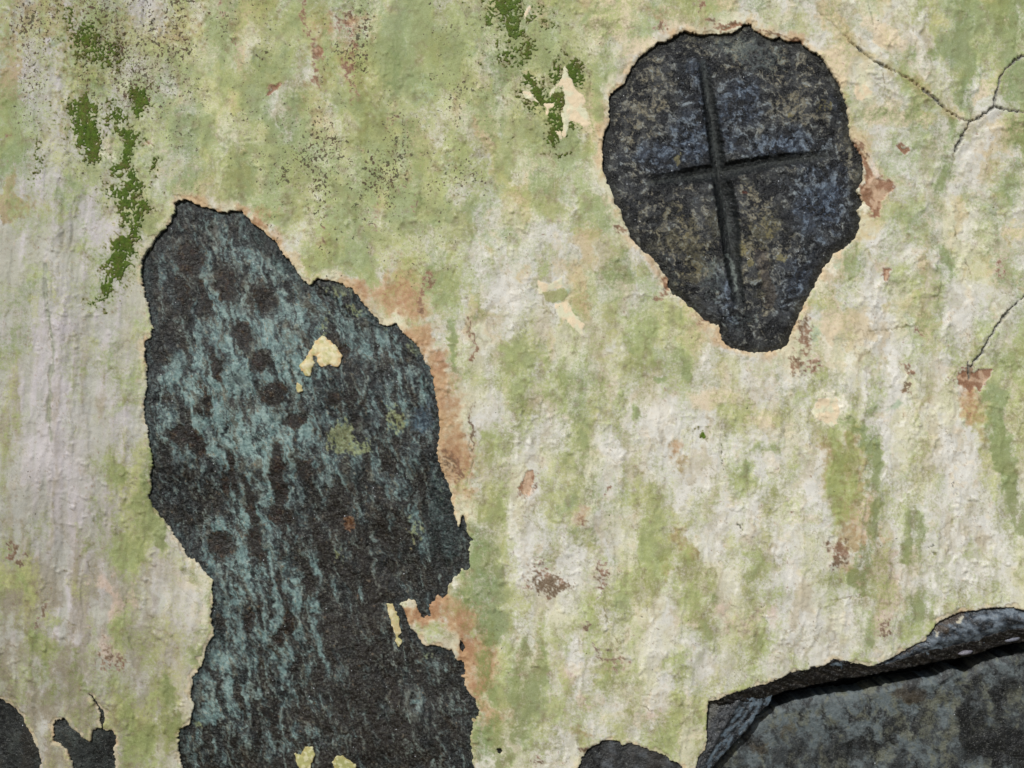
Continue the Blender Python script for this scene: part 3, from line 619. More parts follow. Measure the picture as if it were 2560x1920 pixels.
def cmix(N, L, fac, a, b, mode='MIX'):
    m = N.new('ShaderNodeMix'); m.data_type = 'RGBA'; m.blend_type = mode
    for sock, v in ((m.inputs[0], fac), (m.inputs[6], a), (m.inputs[7], b)):
        if hasattr(v, 'is_output'): L.new(v, sock)
        elif isinstance(v, (int, float)): sock.default_value = v
        else: sock.default_value = tuple(v) + (1,)
    return m.outputs[2]

def fmath(N, L, op, a, b):
    m = N.new('ShaderNodeMath'); m.operation = op
    for s, v in zip(m.inputs, (a, b)):
        if hasattr(v, 'is_output'): L.new(v, s)
        else: s.default_value = v
    return m.outputs[0]

def lin(r, g, b): return tuple(to_linear(rgb(r, g, b)).tolist())

def plaster_material():
    m, N, L, B = material('limewashed plaster')
    co = node(N, 'ShaderNodeTexCoord').outputs['Object']
    at = node(N, 'ShaderNodeAttribute', attribute_name='paint').outputs['Color']
    sp = node(N, 'ShaderNodeAttribute', attribute_name='speck').outputs['Fac']
    n1 = noise(N, L, co, 420, 4, .7).outputs['Fac']
    n2 = noise(N, L, co, 170, 4, .65).outputs['Fac']
    n3 = noise(N, L, co, 900, 2, .6).outputs['Fac']
    # algae: breaks up into grains where it thins out
    cov = node(N, 'ShaderNodeAttribute', attribute_name='cover').outputs['Fac']
    comb = N.new('ShaderNodeCombineColor')
    for i, k in enumerate(('gr', 'gg', 'gb')):
        L.new(node(N, 'ShaderNodeAttribute', attribute_name=k).outputs['Fac'], comb.inputs[i])
    t = fmath(N, L, 'ADD', cov, fmath(N, L, 'MULTIPLY', fmath(N, L, 'SUBTRACT', n1, .5), 1.15))
    t = fmath(N, L, 'ADD', t, fmath(N, L, 'MULTIPLY', fmath(N, L, 'SUBTRACT', n2, .5), .5))
    c = cmix(N, L, ramp(N, L, t, .12, .88, 0, .86), at, comb.outputs[0])
    c = cmix(N, L, ramp(N, L, n3, .55, .72, 0, .5), c, cmix(N, L, 1.0, c, (.66, .66, .54), 'MULTIPLY'))
    c = cmix(N, L, ramp(N, L, n3, .46, .30, 0, .35), c, cmix(N, L, .35, c, lin(230, 226, 212)))
    # little dark specks of growth, thick or sparse where the wall has them
    s1 = noise(N, L, co, 260, 3, .62); s2 = noise(N, L, co, 46, 3, .6).outputs['Fac']; s3 = noise(N, L, co, 130, 2, .5).outputs['Fac']
    lift = fmath(N, L, 'ADD', fmath(N, L, 'MULTIPLY', sp, .15), fmath(N, L, 'MULTIPLY', fmath(N, L, 'SUBTRACT', s2, .5), .16))
    on = ramp(N, L, fmath(N, L, 'ADD', s1.outputs['Fac'], lift), .735, .775)
    c = cmix(N, L, fmath(N, L, 'MULTIPLY', on, .85), c, cmix(N, L, ramp(N, L, s3, .4, .6), lin(74, 48, 32), lin(62, 60, 38)))
    s4 = noise(N, L, co, 520, 2, .6).outputs['Fac']
    on2 = ramp(N, L, fmath(N, L, 'ADD', s4, lift), .735, .80)
    c = cmix(N, L, fmath(N, L, 'MULTIPLY', on2, .7), c, lin(84, 62, 40))
    L.new(c, B.inputs['Base Color'])
    B.inputs['Roughness'].default_value = .68
    B.inputs['Specular IOR Level'].default_value = .35
    b1 = node(N, 'ShaderNodeBump'); b1.inputs['Strength'].default_value = .16; b1.inputs['Distance'].default_value = .0008
    L.new(n1, b1.inputs['Height'])
    b2 = node(N, 'ShaderNodeBump'); b2.inputs['Strength'].default_value = .35; b2.inputs['Distance'].default_value = .0016
    L.new(n2, b2.inputs['Height']); L.new(b1.outputs[0], b2.inputs['Normal'])
    L.new(b2.outputs[0], B.inputs['Normal'])
    return m

def stone_material(name, fine, gloss, mica_glint, bump):
    m, N, L, B = material(name)
    co = node(N, 'ShaderNodeTexCoord').outputs['Object']
    at = node(N, 'ShaderNodeAttribute', attribute_name='paint').outputs['Color']
    n1 = noise(N, L, co, fine, 4, .75).outputs['Fac']
    n2 = noise(N, L, co, fine * 2.3, 2, .7).outputs['Fac']
    n0 = noise(N, L, co, fine * .4, 4, .7).outputs['Fac']
    c = cmix(N, L, ramp(N, L, n1, .52, .74, 0, .9), at, cmix(N, L, 1.0, at, (.34, .34, .34), 'MULTIPLY'))
    c = cmix(N, L, ramp(N, L, n1, .45, .26, 0, .8), c, cmix(N, L, .30, c, lin(150, 152, 142)))
    c = cmix(N, L, ramp(N, L, n2, .60, .74, 0, .55), c, lin(132, 134, 128))
    v = node(N, 'ShaderNodeTexVoronoi', feature='F1'); v.inputs['Scale'].default_value = 640
    L.new(co, v.inputs['Vector'])
    sep = N.new('ShaderNodeSeparateColor'); L.new(v.outputs['Color'], sep.inputs[0])
    fleck = fmath(N, L, 'MULTIPLY', fmath(N, L, 'GREATER_THAN', sep.outputs[0], 1 - mica_glint), fmath(N, L, 'LESS_THAN', v.outputs['Distance'], .34))
    c = cmix(N, L, fmath(N, L, 'MULTIPLY', fleck, sep.outputs[1]), c, lin(205, 210, 216))  # sparkle of the mica painted as bright dots in the colour
    L.new(c, B.inputs['Base Color'])
    L.new(ramp(N, L, n0, .3, .7, gloss - .1, gloss + .16), B.inputs['Roughness'])
    B.inputs['Specular IOR Level'].default_value = .38
    b1 = node(N, 'ShaderNodeBump'); b1.inputs['Strength'].default_value = .75; b1.inputs['Distance'].default_value = bump
    L.new(n1, b1.inputs['Height'])
    b2 = node(N, 'ShaderNodeBump'); b2.inputs['Strength'].default_value = .6; b2.inputs['Distance'].default_value = bump * 2.2
    L.new(n0, b2.inputs['Height']); L.new(b1.outputs[0], b2.inputs['Normal'])
    L.new(b2.outputs[0], B.inputs['Normal'])
    return m

def moss_material():
    m, N, L, B = material('moss')
    co = node(N, 'ShaderNodeTexCoord').outputs['Object']
    at = node(N, 'ShaderNodeAttribute', attribute_name='paint').outputs['Color']
    n1 = noise(N, L, co, 700, 4, .8).outputs['Fac']
    n2 = noise(N, L, co, 160, 3, .6).outputs['Fac']
    c = cmix(N, L, ramp(N, L, n1, .45, .68), at, cmix(N, L, 1.0, at, (.55, .60, .46), 'MULTIPLY'))
    c = cmix(N, L, ramp(N, L, n2, .5, .7, 0, .5), c, lin(104, 128, 44))
    L.new(c, B.inputs['Base Color'])
    B.inputs['Roughness'].default_value = .95
    B.inputs['Specular IOR Level'].default_value = .1
    b = node(N, 'ShaderNodeBump'); b.inputs['Strength'].default_value = .9; b.inputs['Distance'].default_value = .0014
    L.new(n1, b.inputs['Height']); L.new(b.outputs[0], B.inputs['Normal'])
    return m

M_PLASTER = plaster_material()
M_TALL = stone_material('weathered slate', 360, .40, .003, .0014)
M_CROSS = stone_material('damp dark slate', 480, .30, .006, .0020)
M_LEDGE = stone_material('broken slate', 300, .46, .0006, .0013)
M_WET = stone_material('wet slate', 260, .24, .002, .0016)
M_MOSS = moss_material()

# ------------------------------------------------------------------ the wall
wall = bpy.data.objects.new('plastered_wall', None)
scene.collection.objects.link(wall)
wall['label'] = 'old rubble wall under flaking green-stained limewash plaster, filling the picture'
wall['category'] = 'wall'; wall['kind'] = 'thing'

plaster = sheet('plaster_coat', F, -H, PLASTER_H, PLASTER_C, 40, M_PLASTER, wall, {'speck': speck, 'cover': cover, 'gr': GROWTH[..., 0], 'gg': GROWTH[..., 1], 'gb': GROWTH[..., 2]})
plaster['label'] = 'pale limewash plaster stained green, ochre and brown'

# patches of plaster that still cling to the tall stone
for i, p in enumerate(FLAKES):
    s = F.sdf(p, 40) + (n_f * 1.8 + n_x * 1.2)
    px = [q[0] for q in p]; py = [q[1] for q in p]
    w = window(F.xs, F.ys, min(px) - 14, max(px) + 14, min(py) - 14, max(py) + 14)
    f2 = Field(F.xs[w[1]], F.ys[w[0]])
    tint = [rgb(216,204,160), rgb(218,206,164), rgb(190,178,132), rgb(158,154,98), rgb(152,152,94)][i]
    cc = np.empty(f2.shape + (3,), np.float32); cc[:] = tint
    cc = mix(cc, rgb(200,160,108), sst(7, 1, s[w] + n_f[w] * 4) * (.6 if i < 2 else .25))
    cc = mix(cc, rgb(172,172,112), sst(-.1, .35, n_s2[w] + n_f2[w] * .4) * .6)
    cc = mix(cc, rgb(228,222,196), sst(.1, .4, n_f[w]) * .5)
    o = sheet('plaster_flake', f2, s[w], base_relief(f2.X, f2.Y) - 3.2 + n_f[w] * .8 + 1.2 * sst(0, 8, s[w]), to_linear(cc), 10, M_PLASTER, wall, {'speck': np.full(f2.shape, .06), 'cover': np.full(f2.shape, .12), 'gr': np.full(f2.shape, .35), 'gg': np.full(f2.shape, .35), 'gb': np.full(f2.shape, .16)})
    o['label'] = ['large cream plaster remnant with a bite out of it, left on the tall dark stone', 'small cream plaster speck below the larger remnant', 'thin upright sliver of plaster beside the ochre tongue', 'yellow-green plaster scrap at the foot of the tall stone', 'second yellow-green plaster scrap at the bottom edge'][i]

# ------------------------------------------------------------------ bare stones in the wall
def stone_field(poly, pad=26, step=STEP):
    px = [p[0] for p in poly]; py = [p[1] for p in poly]
    f = Field(np.arange(min(px) - pad - 6, max(px) + pad + 6, step), np.arange(min(py) - pad - 6, max(py) + pad + 6, step))
    return f.warp(.7), f.sdf(poly, 60)

print('stones...')
# tall stone
f, s = stone_field(TALL)
rot = -13
a1 = f.n(30, 5, 51, 3.2, rot); a2 = f.n(17, 4, 52, 3.0, rot - 4); a3 = f.n(70, 4, 53, 1.6, rot); a4 = f.n(9, 3, 54, 1.6, rot); a5 = f.n(5, 2, 55)
h = base_relief(f.X, f.Y) - 7.0 + f.n(120, 3, 56) * 3.0 + a1 * 2.2 + a2 * 1.0 + a4 * .6
film = f.blobs([(470,600,130,130,.35),(560,700,140,180,.62),(480,860,150,130,.70),(560,930,130,130,.80),(560,1060,90,160,.62),(520,1200,110,150,.55),(620,1330,100,160,.52),(470,1450,90,160,.55),(780,720,110,90,.45),(860,860,80,120,.35),(720,960,90,90,.35),(640,780,60,120,.75),(440,560,90,90,.15),(480,480,60,40,.35),(600,1560,120,90,.35),(420,1580,60,90,.3),(780,800,60,60,.3),(920,1100,70,120,.28),(860,1000,110,160,.28),(700,1340,70,180,.22),(930,1400,60,200,.20),(900,830,70,140,.45)])
T_dark, T_brown, T_film, T_film2 = rgb(46,50,52), rgb(60,50,39), rgb(99,123,121), rgb(144,161,154)
C = np.empty(f.shape + (3,), np.float32); C[:] = T_dark
WX2, WY2 = f.WX, f.WY
def fn(sz, o, sd, st=1.0, rt=0.0, g=.68): return fbm(WX2, WY2, sz, o + 1, sd, st, rt, g) * 1.15
w1 = fn(52, 5, 401, 1.7, rot); w2 = fn(27, 5, 402, 3.2, rot); web = 1 - 3.2 * np.abs(fn(46, 4, 403, 2.1, rot)); web2 = 1 - 3.2 * np.abs(fn(24, 4, 404, 2.2, rot))
C = mix(C, T_brown, sst(-.25, .30, w1 + sst(900, 1400, f.Y + (f.X - 600) * .6) * .4 - .05) * .9)
C = mix(C, rgb(74,86,88), sst(-.25, .55, w2 * .6 + web * .25 + film * 1.1 - .22) * .85)
C = mix(C, T_film, sst(.05, .75, web * .36 + w2 * .42 + w1 * .2 + a4 * .2 + film * 1.12 - .30) * .9)
C = mix(C, rgb(120,118,108), sst(.1, .6, w1 + film * .5) * sst(760, 560, f.Y) * .5)
C = mix(C, T_film2, sst(.30, .85, web2 * .35 + a4 * .4 + film * .7 - .15) * .6)
C = mix(C, rgb(104,112,108), sst(.35, .95, web2 * .6 + a4 * .45) * .42)
C = mix(C, rgb(58,49,38), sst(.10, .50, -w2 + a4 * .3) * .6)
C = mix(C, rgb(32,35,38), sst(.22, .60, fn(26, 4, 405, 2.2, rot)) * .6)
w5 = fn(12, 4, 406, 5.5, rot); w6 = fn(20, 4, 407, 4.0, rot)
C = mix(C, rgb(118,136,131), sst(.15, .70, w5 + film * .35) * .60)
C = mix(C, rgb(84,66,46), sst(.15, .6, w6) * .45)
C = mix(C, rgb(34,36,37), sst(.15, .6, -w5 * .7 - w6 * .4) * .55)
h += w5 * .9 + w6 * .8
# brown eyes where the film is missing
eyes = f.blobs([(487,620,20,42,1.0,-8),(525,725,15,26,1),(562,778,17,27,1),(590,850,24,26,1),(600,1030,17,62,1.1,-6),(400,945,34,26,1.0,25),(430,965,22,20,.9,30),(445,870,9,40,.8,-15),(470,790,12,40,.8,-15),(540,1090,10,60,.9,-14),(555,1185,16,42,1.0,-22),(635,905,22,18,.9),(655,1010,18,30,.7,-40),(605,1110,28,24,.9),(470,1180,30,30,.7,-30),(620,1350,12,30,.9,-12),(600,1380,10,26,.8),(395,630,16,50,.7,-10),(440,640,10,50,.8,-12),(570,640,30,40,.6,-20),(480,1040,10,36,.8,-10),(500,1020,10,50,.8,-8),(530,1350,14,22,.8),(475,1350,10,26,.6),(720,860,14,18,.8),(740,760,26,20,.6),(410,560,30,40,.7)])
em = sst(.28, .62, eyes + a4 * .26 + a5 * .16)
C = mix(C, mix(np.broadcast_to(rgb(48,38,28), C.shape), rgb(78,52,26), sst(0, .5, f.n(16, 3, 58))), em * .92)
h -= em * 1.0
big_dark = f.blobs([(720,1180,110,130,.95),(760,1320,120,130,.95),(860,1180,90,110,.75),(640,1180,50,120,.6),(780,1480,120,120,1.0),(820,1600,130,90,.8),(700,1560,120,110,.7),(940,1230,60,70,.8),(960,1500,60,80,.5),(750,1040,80,60,.5),(700,1400,70,90,.7),(340,580,50,90,.6)])
C = mix(C, mix(np.broadcast_to(rgb(58,48,38), C.shape), rgb(40,46,48), sst(850, 960, f.X)), sst(.30, 1.25, big_dark - w2 * .8 - web * .15 - w5 * .4 + a4 * .3) * .60)
# pale mineral veins running down
vein = sst(.035, .0, np.abs(f.n(60, 3, 59, 4.5, rot))) * sst(.0, .4, f.n(40, 3, 60, 2, rot) + .1)
C = mix(C, rgb(110,122,118), vein * .35); h += vein * .4
C = mix(C, rgb(128,136,128), f.strokes([([(800,1180),(815,1260),(838,1330),(850,1420),(868,1500)],4,.9),([(690,1130),(745,1210)],3,.6),([(640,1330),(650,1380)],5,.7),([(640,720),(660,800)],3,.6)]) * sst(-.2, .3, a4) * .5)
ringd = np.sqrt(((f.X - 892) / 21) ** 2 + ((f.Y - 1523) / 33) ** 2)
C = mix(C, rgb(132,144,136), sst(.5, .05, np.abs(ringd - .78) + a4 * .4 + w2 * .3) * .45); h += sst(.4, 0, np.abs(ringd - .8)) * 1.2
# yellow-green crust, blue and orange patches
C = mix(C, rgb(128,132,84), sst(.5, .8, f.blobs([(740,945,34,40,1),(775,965,24,22,.9),(855,905,26,34,.75),(735,625,34,10,.9,20),(770,665,24,10,.8,30),(830,700,30,8,.8,35),(700,730,8,60,.6),(895,750,20,10,.8,40),(735,1200,12,26,.6),(950,1060,12,60,.5),(900,1150,26,40,.55),(420,1570,16,8,.8),(935,1420,30,10,.5)]) + a4 * .4 + a5 * .2) * .7)
C = mix(C, rgb(70,92,112), sst(.45, .9, f.blobs([(915,910,26,36,1),(930,880,16,40,.7),(820,760,60,40,.5),(460,870,20,30,.6),(640,880,40,30,.5)]) + a4 * .3) * .6)
C = mix(C, rgb(128,80,44), sst(.4, .95, f.blobs([(752,1125,13,11,1.2)]) + a4 * .6 + a5 * .3) * .8)
C = mix(C, rgb(44,62,62), sst(.4, .8, f.blobs([(960,1120,40,110,1),(985,1000,30,60,.9),(560,510,50,40,.7,30),(620,570,30,50,.8,-35),(320,620,20,60,.8),(640,600,30,30,.6)]) + a2 * .3) * .6)
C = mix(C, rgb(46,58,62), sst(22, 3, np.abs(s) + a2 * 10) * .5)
# a step where the top right lobe has split off
lob = f.strokes([([(672,612),(720,640),(745,660),(750,680),(780,683),(835,708)],3.2,1)])
C = mix(C, rgb(30,30,28), lob * sst(-.3,.2,a4) * .35); h -= lob * 2.2
step_m = f.sdf([(672,605),(700,590),(760,620),(850,690),(920,750),(960,900),(950,980),(930,860),(900,780),(830,715),(780,690),(748,684),(735,660)], 40)
h += sst(-1, 2, step_m + a4 * 2) * 2.0
C = mix(C, T_film2, sst(.05,.5,a5 + a4*.5) * .25)
sh = s + f.n(12, 2, 61) * 2
h -= 4.5 * sst(14, -4, s) * sst(700, 560, f.Y)                          # rounded shoulder at the top
tall = sheet('stone', f, s + 22, h, to_linear(deepen(C, .95, .405)), 55, M_TALL, wall)
tall['label'] = 'tall dark stone with blue-grey film and brown spots, bare below the moss'

# low stones
def plain_stone(poly, depth_h, base, light, brown_, seed, label, mat=M_LEDGE, pad=20, dark_amt=.5, relief_amt=2.0):
    f, s = stone_field(poly, pad)
    b1 = f.n(26, 4, seed, 1.3); b2 = f.n(9, 3, seed + 1); b3 = f.n(60, 3, seed + 2, 1.8)
    C = np.empty(f.shape + (3,), np.float32); C[:] = base
    C = mix(C, light, sst(-.1, .5, b1 + b2 * .5) * .6)
    C = mix(C, brown_, sst(0, .5, b3 + b2 * .3) * .5)
    C = mix(C, rgb(30,31,31), sst(.1, .5, b3 * -.8 + b2 * .5) * dark_amt)
    h = base_relief(f.X, f.Y) - depth_h + b3 * relief_amt + b1 * relief_amt * .5 + b2 * .5
    o = sheet('stone', f, s + pad - 4, h, to_linear(deepen(C)), 40, mat, wall)
    if label: o['label'] = label
    return o
plain_stone(LEFT_A, 7, rgb(60,64,63), rgb(82,88,82), rgb(62,56,48), 71, 'dark stone in the bottom left corner')
both = T(0, 1280, [(270,1400),(330,1340),(480,1280),(530,1190),(600,1200),(660,1330),(660,1430),(730,1480),(720,1600),(720,1740),(600,1800),(400,1760),(300,1560)])
plain_stone(both, 7, rgb(62,68,66), rgb(88,96,90), rgb(66,58,48), 74, 'dark stone showing through the torn holes at lower left')
plain_stone(LOW_MID, 6, rgb(68,70,70), rgb(104,110,116), rgb(70,64,58), 77, 'low humped dark stone at the bottom edge between tall stone and ledge')
plain_stone(NICK_A, 7, rgb(44,52,54), rgb(60,66,64), rgb(44,42,40), 80, 'tiny dark stone in the nick right of the tall stone', pad=12)
plain_stone(NICK_B, 7, rgb(40,42,42), rgb(50,54,52), rgb(44,42,40), 83, 'tiny dark stone in the small round hole near the bottom', pad=12)

# recessed slab at the lower right with the broken ledge above it
f, s = stone_field(SLAB, 6)
b1 = f.n(34, 5, 91, 1.6, -8); b2 = f.n(10, 4, 92, 1.3); b3 = f.n(95, 3, 93); b4 = f.n(44, 4, 94, 2.2, 6)
C = np.empty(f.shape + (3,), np.float32); C[:] = rgb(70,75,76)
def fs(sz, o, sd, st=1.0, rt=0.0, g=.70): return fbm(f.WX, f.WY, sz, o, sd, st, rt, g) * 1.2
k1 = fs(50, 7, 421, 1.3); k2 = fs(34, 6, 422, 1.5, -6); k3 = fs(70, 6, 423, 1.8); k4 = fs(14, 4, 424, 1, 0, .8)
C = mix(C, rgb(104,114,116), sst(-.25, .55, k1 + k4 * .3 + f.blobs([(1760,1560,140,40,.3),(1900,1540,120,60,.25)])) * .75)
C = mix(C, rgb(112,110,86), sst(.0, .65, k2 + k4 * .3 + f.blobs([(2050,1560,160,80,.25)])) * .55)
C = mix(C, rgb(72,58,44), sst(.35, .95, f.blobs([(1988,1510,34,28,1),(1955,1515,20,10,.7),(1700,1590,30,30,.5),(1640,1630,40,20,.6)]) + k2 * .4) * .6)
C = mix(C, rgb(40,42,43), sst(.35, 1.05, f.blobs([(2170,1625,80,44,1.1),(2100,1575,20,50,.8),(2135,1565,16,40,.8),(2040,1630,18,34,.7),(2190,1530,40,60,.55),(1960,1635,20,30,.5),(1800,1645,16,30,.5),(1730,1600,30,20,.4)]) + k3 * .5 + k4 * .2) * .85)
C = mix(C, rgb(44,46,46), sst(.05, .6, -k1 * .7 + k3 * .4 - k4 * .4) * .7)
h = base_relief(f.X, f.Y) * .4 - 52 - 8 * sst(16, 0, s) + b3 * 3 + b1 * 1.3 + b2 * .4
o = sheet('stone', f, s + f.n(14, 3, 95) * 3, h, to_linear(deepen(C, .65)), 90, M_LEDGE, wall)
o['label'] = 'broad grey slab set back under the broken ledge at lower right'

f, s = stone_field(STRATA, 8)
top = np.array(T(*R, [(175,1225),(470,1130),(700,1045),(980,965),(1250,1000),(1600,890),(2000,790),(2450,720)]))
down = f.Y - np.interp(f.X, top[:, 0], top[:, 1])
b1 = f.n(40, 4, 101, .22, 18); b2 = f.n(8, 3, 102, .5, 18)
lay = down + b1 * 9 + b2 * 1.5
stairs = np.floor(lay / 7.5); fr = lay / 7.5 - stairs
h = base_relief(f.X, f.Y) * .5 - 6 - np.clip(stairs, -1, 7) * 2.6 - sst(.6, 1.0, fr) * 2.2 + b2 * 1.0
C = np.empty(f.shape + (3,), np.float32); C[:] = rgb(46,41,37)
C = mix(C, rgb(80,72,62), sst(.1, .6, b1 + b2) * .6)
C = mix(C, rgb(30,28,28), sst(.55, .95, fr + b2 * .3) * .6)
C = mix(C, rgb(96,112,124), sst(.5, .8, f.blobs([q4(1420,1208)+(18,7,1)]) + b2 * .3) * .8)
o = sheet('stone', f, s + f.n(10, 2, 103) * 2, h, to_linear(deepen(C, .45)), 16, M_LEDGE, wall)
o['label'] = 'thin layered edge of brown slate hanging over the recessed slab'

f, s = stone_field(LOBE, 6)
b1 = f.n(30, 4, 111, .6, 10); b2 = f.n(9, 3, 112)
low = np.array(T(*R, [(1230,1030),(1450,985),(1750,915),(2010,838),(2212,800),(2480,760)]))
up = np.interp(f.X, low[:, 0], low[:, 1]) - f.Y                # height above its lower lip
h = base_relief(f.X, f.Y) * .5 - 9 + 12 * sst(0, 30, s) * sst(-5, 40, up) + b1 * 2.0 + b2 * .5 - 5 * sst(20, 0, up)
C = np.empty(f.shape + (3,), np.float32); C[:] = rgb(76,84,92)
C = mix(C, rgb(122,132,140), sst(-.05, .45, b1 + b2 * .4) * .6)
C = mix(C, rgb(44,46,50), sst(.05, .5, -b1 + b2 * .4) * .7)
C = mix(C, rgb(78,62,46), sst(.4, .8, f.blobs([q4(1900,1010)+(30,12,1,-20),q4(1840,1060)+(24,14,1),q4(1700,1150)+(40,8,.6,-25)]) + b2 * .3) * .8)
C = mix(C, rgb(176,170,150), sst(.5, .8, f.blobs([q4(1935,1020)+(6,5,1),q4(1820,1090)+(6,5,1)]) + b2 * .2) * .8)
o = sheet('stone', f, s + f.n(12, 2, 113) * 2.2, h, to_linear(deepen(C, .45)), 26, M_WET, wall)
o['label'] = 'rounded blue-grey stone above the ledge at the right edge'

f, s = stone_field(WEDGE, 6)
b1 = f.n(26, 4, 121, .35, -52); b2 = f.n(8, 3, 122)
ridge = np.array(T(*R, [(400,1210),(330,1330),(250,1460),(200,1560),(150,1650),(60,1760)]))
side = f.X - np.interp(f.Y, ridge[:, 1], ridge[:, 0])
h = base_relief(f.X, f.Y) * .5 - 10 - np.maximum(side, 0) * .10 - np.maximum(-side, 0) * .22 + b1 * 1.3 + b2 * .6
h -= 4 * sst(-1, 2, side + b1 * 5)
C = np.empty(f.shape + (3,), np.float32); C[:] = rgb(66,70,74)
C = mix(C, rgb(98,112,122), sst(-2, 6, side + b1 * 5) * sst(-.35, .3, b1 + b2 * .5) * .85)
C = mix(C, rgb(36,37,40), sst(0, .45, -b1 + b2 * .5) * .6)
C = mix(C, rgb(110,106,92), sst(-1, 7, -side - 34 + b1 * 8) * .5)
o = sheet('stone', f, s + f.n(9, 2, 123) * 1.8, h, to_linear(deepen(C, .45)), 24, M_WET, wall)
o['label'] = 'split blue-grey wedge of slate at the left end of the ledge'

# two shiny highlights on the ledge lip, added as small pale lumps
def lip_highlight(u, v, ru, rv, hh, turn, label, col):
    n, k = 20, 10
    co, qd = [], []
    rr = np.random.RandomState(int(u))
    c, sn = math.cos(math.radians(turn)), math.sin(math.radians(turn))
    for j in range(k + 1):
        th = math.pi * j / k
        for i in range(n):
            ph = 2 * math.pi * i / n
            r = 1 + .10 * math.sin(ph * 2 + u) + .06 * math.sin(ph * 5 + th * 3)
            x, y, z = math.sin(th) * math.cos(ph) * r * ru, math.sin(th) * math.sin(ph) * r * rv, math.cos(th) * 6
            co.append(to_world(np.array(u + x * c - y * sn), np.array(v + x * sn + y * c), np.array(hh + z)))
    for j in range(k):
        for i in range(n):
            qd.append((j * n + i, (j + 1) * n + i, (j + 1) * n + (i + 1) % n, j * n + (i + 1) % n))
    co = np.array(co).reshape(-1, 3)
    o = link_mesh('lip_highlight', co, np.array(qd), np.zeros((0, 3), int), np.tile(to_linear(col), (len(co), 1)), None, M_WET, wall)
    o['label'] = label
u, v = q4(1968, 1166); lip_highlight(u, v, 17, 5, -16, -8, 'shiny highlight on the ledge lip, added as a small pale lilac lump', rgb(118,116,124))
u, v = q4(2170, 1108); lip_highlight(u, v, 19, 4.5, -14, -10, 'shiny highlight below the rounded stone at the right edge, added as a pale lilac lump', rgb(112,114,124))

# body of the wall behind the coat
def box(name, x0, x1, y0, y1, z0, z1, mat, parent):
    co = np.array([(x, y, z) for x in (x0, x1) for y in (y0, y1) for z in (z0, z1)], float)
    q = np.array([(0,1,3,2),(4,6,7,5),(0,4,5,1),(2,3,7,6),(0,2,6,4),(1,5,7,3)])
    return link_mesh(name, co, q, np.zeros((0, 3), int), np.tile(to_linear(rgb(60,58,54)), (8, 1)), None, mat, parent, smooth=False)
box('rubble_core', xs[0] / U - .5 + .01, xs[-1] / U - .5 - .01, .16, .50, 0.0, ZC - (ys[0] - 829.5) / U - .01, M_LEDGE, wall)

# ------------------------------------------------------------------ the stone with the cross
slab = bpy.data.objects.new('carved_stone', None)
scene.collection.objects.link(slab)
slab.location = ((1640 - U / 2) / U, 0.0, ZC - (765 - 829.5) / U)      # foot of the pear-shaped stone
slab['label'] = 'dark pear-shaped stone carved with a cross, set into the plaster'
slab['category'] = 'carved stone'; slab['kind'] = 'thing'
f, s = stone_field(CROSS, step=1.5)
c1 = f.n(36, 4, 131); c2 = f.n(13, 4, 132); c3 = f.n(6, 3, 133); c4 = f.n(90, 3, 134); c5 = f.n(30, 4, 135, .35, 8)
K = lambda pts, oy: T(1480, oy, pts, 3.072)
VERT = K([(845,290),(868,420),(892,560),(918,720),(945,900),(968,1060),(982,1190),(1010,1300)], 40) + K([(1035,300),(1050,420),(1062,540),(1072,660),(1085,800),(1105,940),(1125,1060),(1135,1150)], 400)
vw = np.array([9,10,11.5,12.5,13,13,14,17, 18,18,18,16,14,13,12,10]) * 1.3
HORI = K([(400,1285),(520,1262),(640,1240),(760,1222),(880,1200),(980,1188),(1100,1168),(1240,1140),(1400,1112),(1560,1092),(1720,1076),(1860,1055)], 40)
hw = np.array([10,11,12,13.5,15,16,14.5,13,12,11,10,9]) * 1.35
vx = np.array([p[0] for p in VERT]); vy = np.array([p[1] for p in VERT])
hx = np.array([p[0] for p in HORI]); hy = np.array([p[1] for p in HORI])
dv = np.abs(f.X - np.interp(f.Y, vy, vx) + c2 * 2.2 + c3 * 1.6) / np.interp(f.Y, vy, vw)
dv = np.where((f.Y < vy[0]) | (f.Y > vy[-1]), 9, dv)
dh = np.abs(f.Y - np.interp(f.X, hx, hy) + c2 * 2.2 + c3 * 1.6) / np.interp(f.X, hx, hw)
dh = np.where((f.X < hx[0]) | (f.X > hx[-1]), 9, dh)
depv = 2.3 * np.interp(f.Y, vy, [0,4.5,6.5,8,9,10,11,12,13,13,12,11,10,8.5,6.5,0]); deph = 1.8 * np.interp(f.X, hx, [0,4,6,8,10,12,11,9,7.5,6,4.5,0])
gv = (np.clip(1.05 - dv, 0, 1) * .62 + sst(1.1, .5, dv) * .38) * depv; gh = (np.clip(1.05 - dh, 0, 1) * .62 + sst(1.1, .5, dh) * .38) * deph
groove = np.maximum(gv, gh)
gm = np.maximum(sst(1.05, .85, dv), sst(1.05, .85, dh))
h = base_relief(f.X, f.Y) - 6.5 + c4 * 3.0 + c1 * 1.3 + c2 * .8 + c3 * .35 - groove
h += 2.0 * np.exp(-((np.minimum(dv, dh) - 1.5) / .5) ** 2) * .5
h -= 5.0 * sst(20, -6, s)                                               # weathered, rounded margin
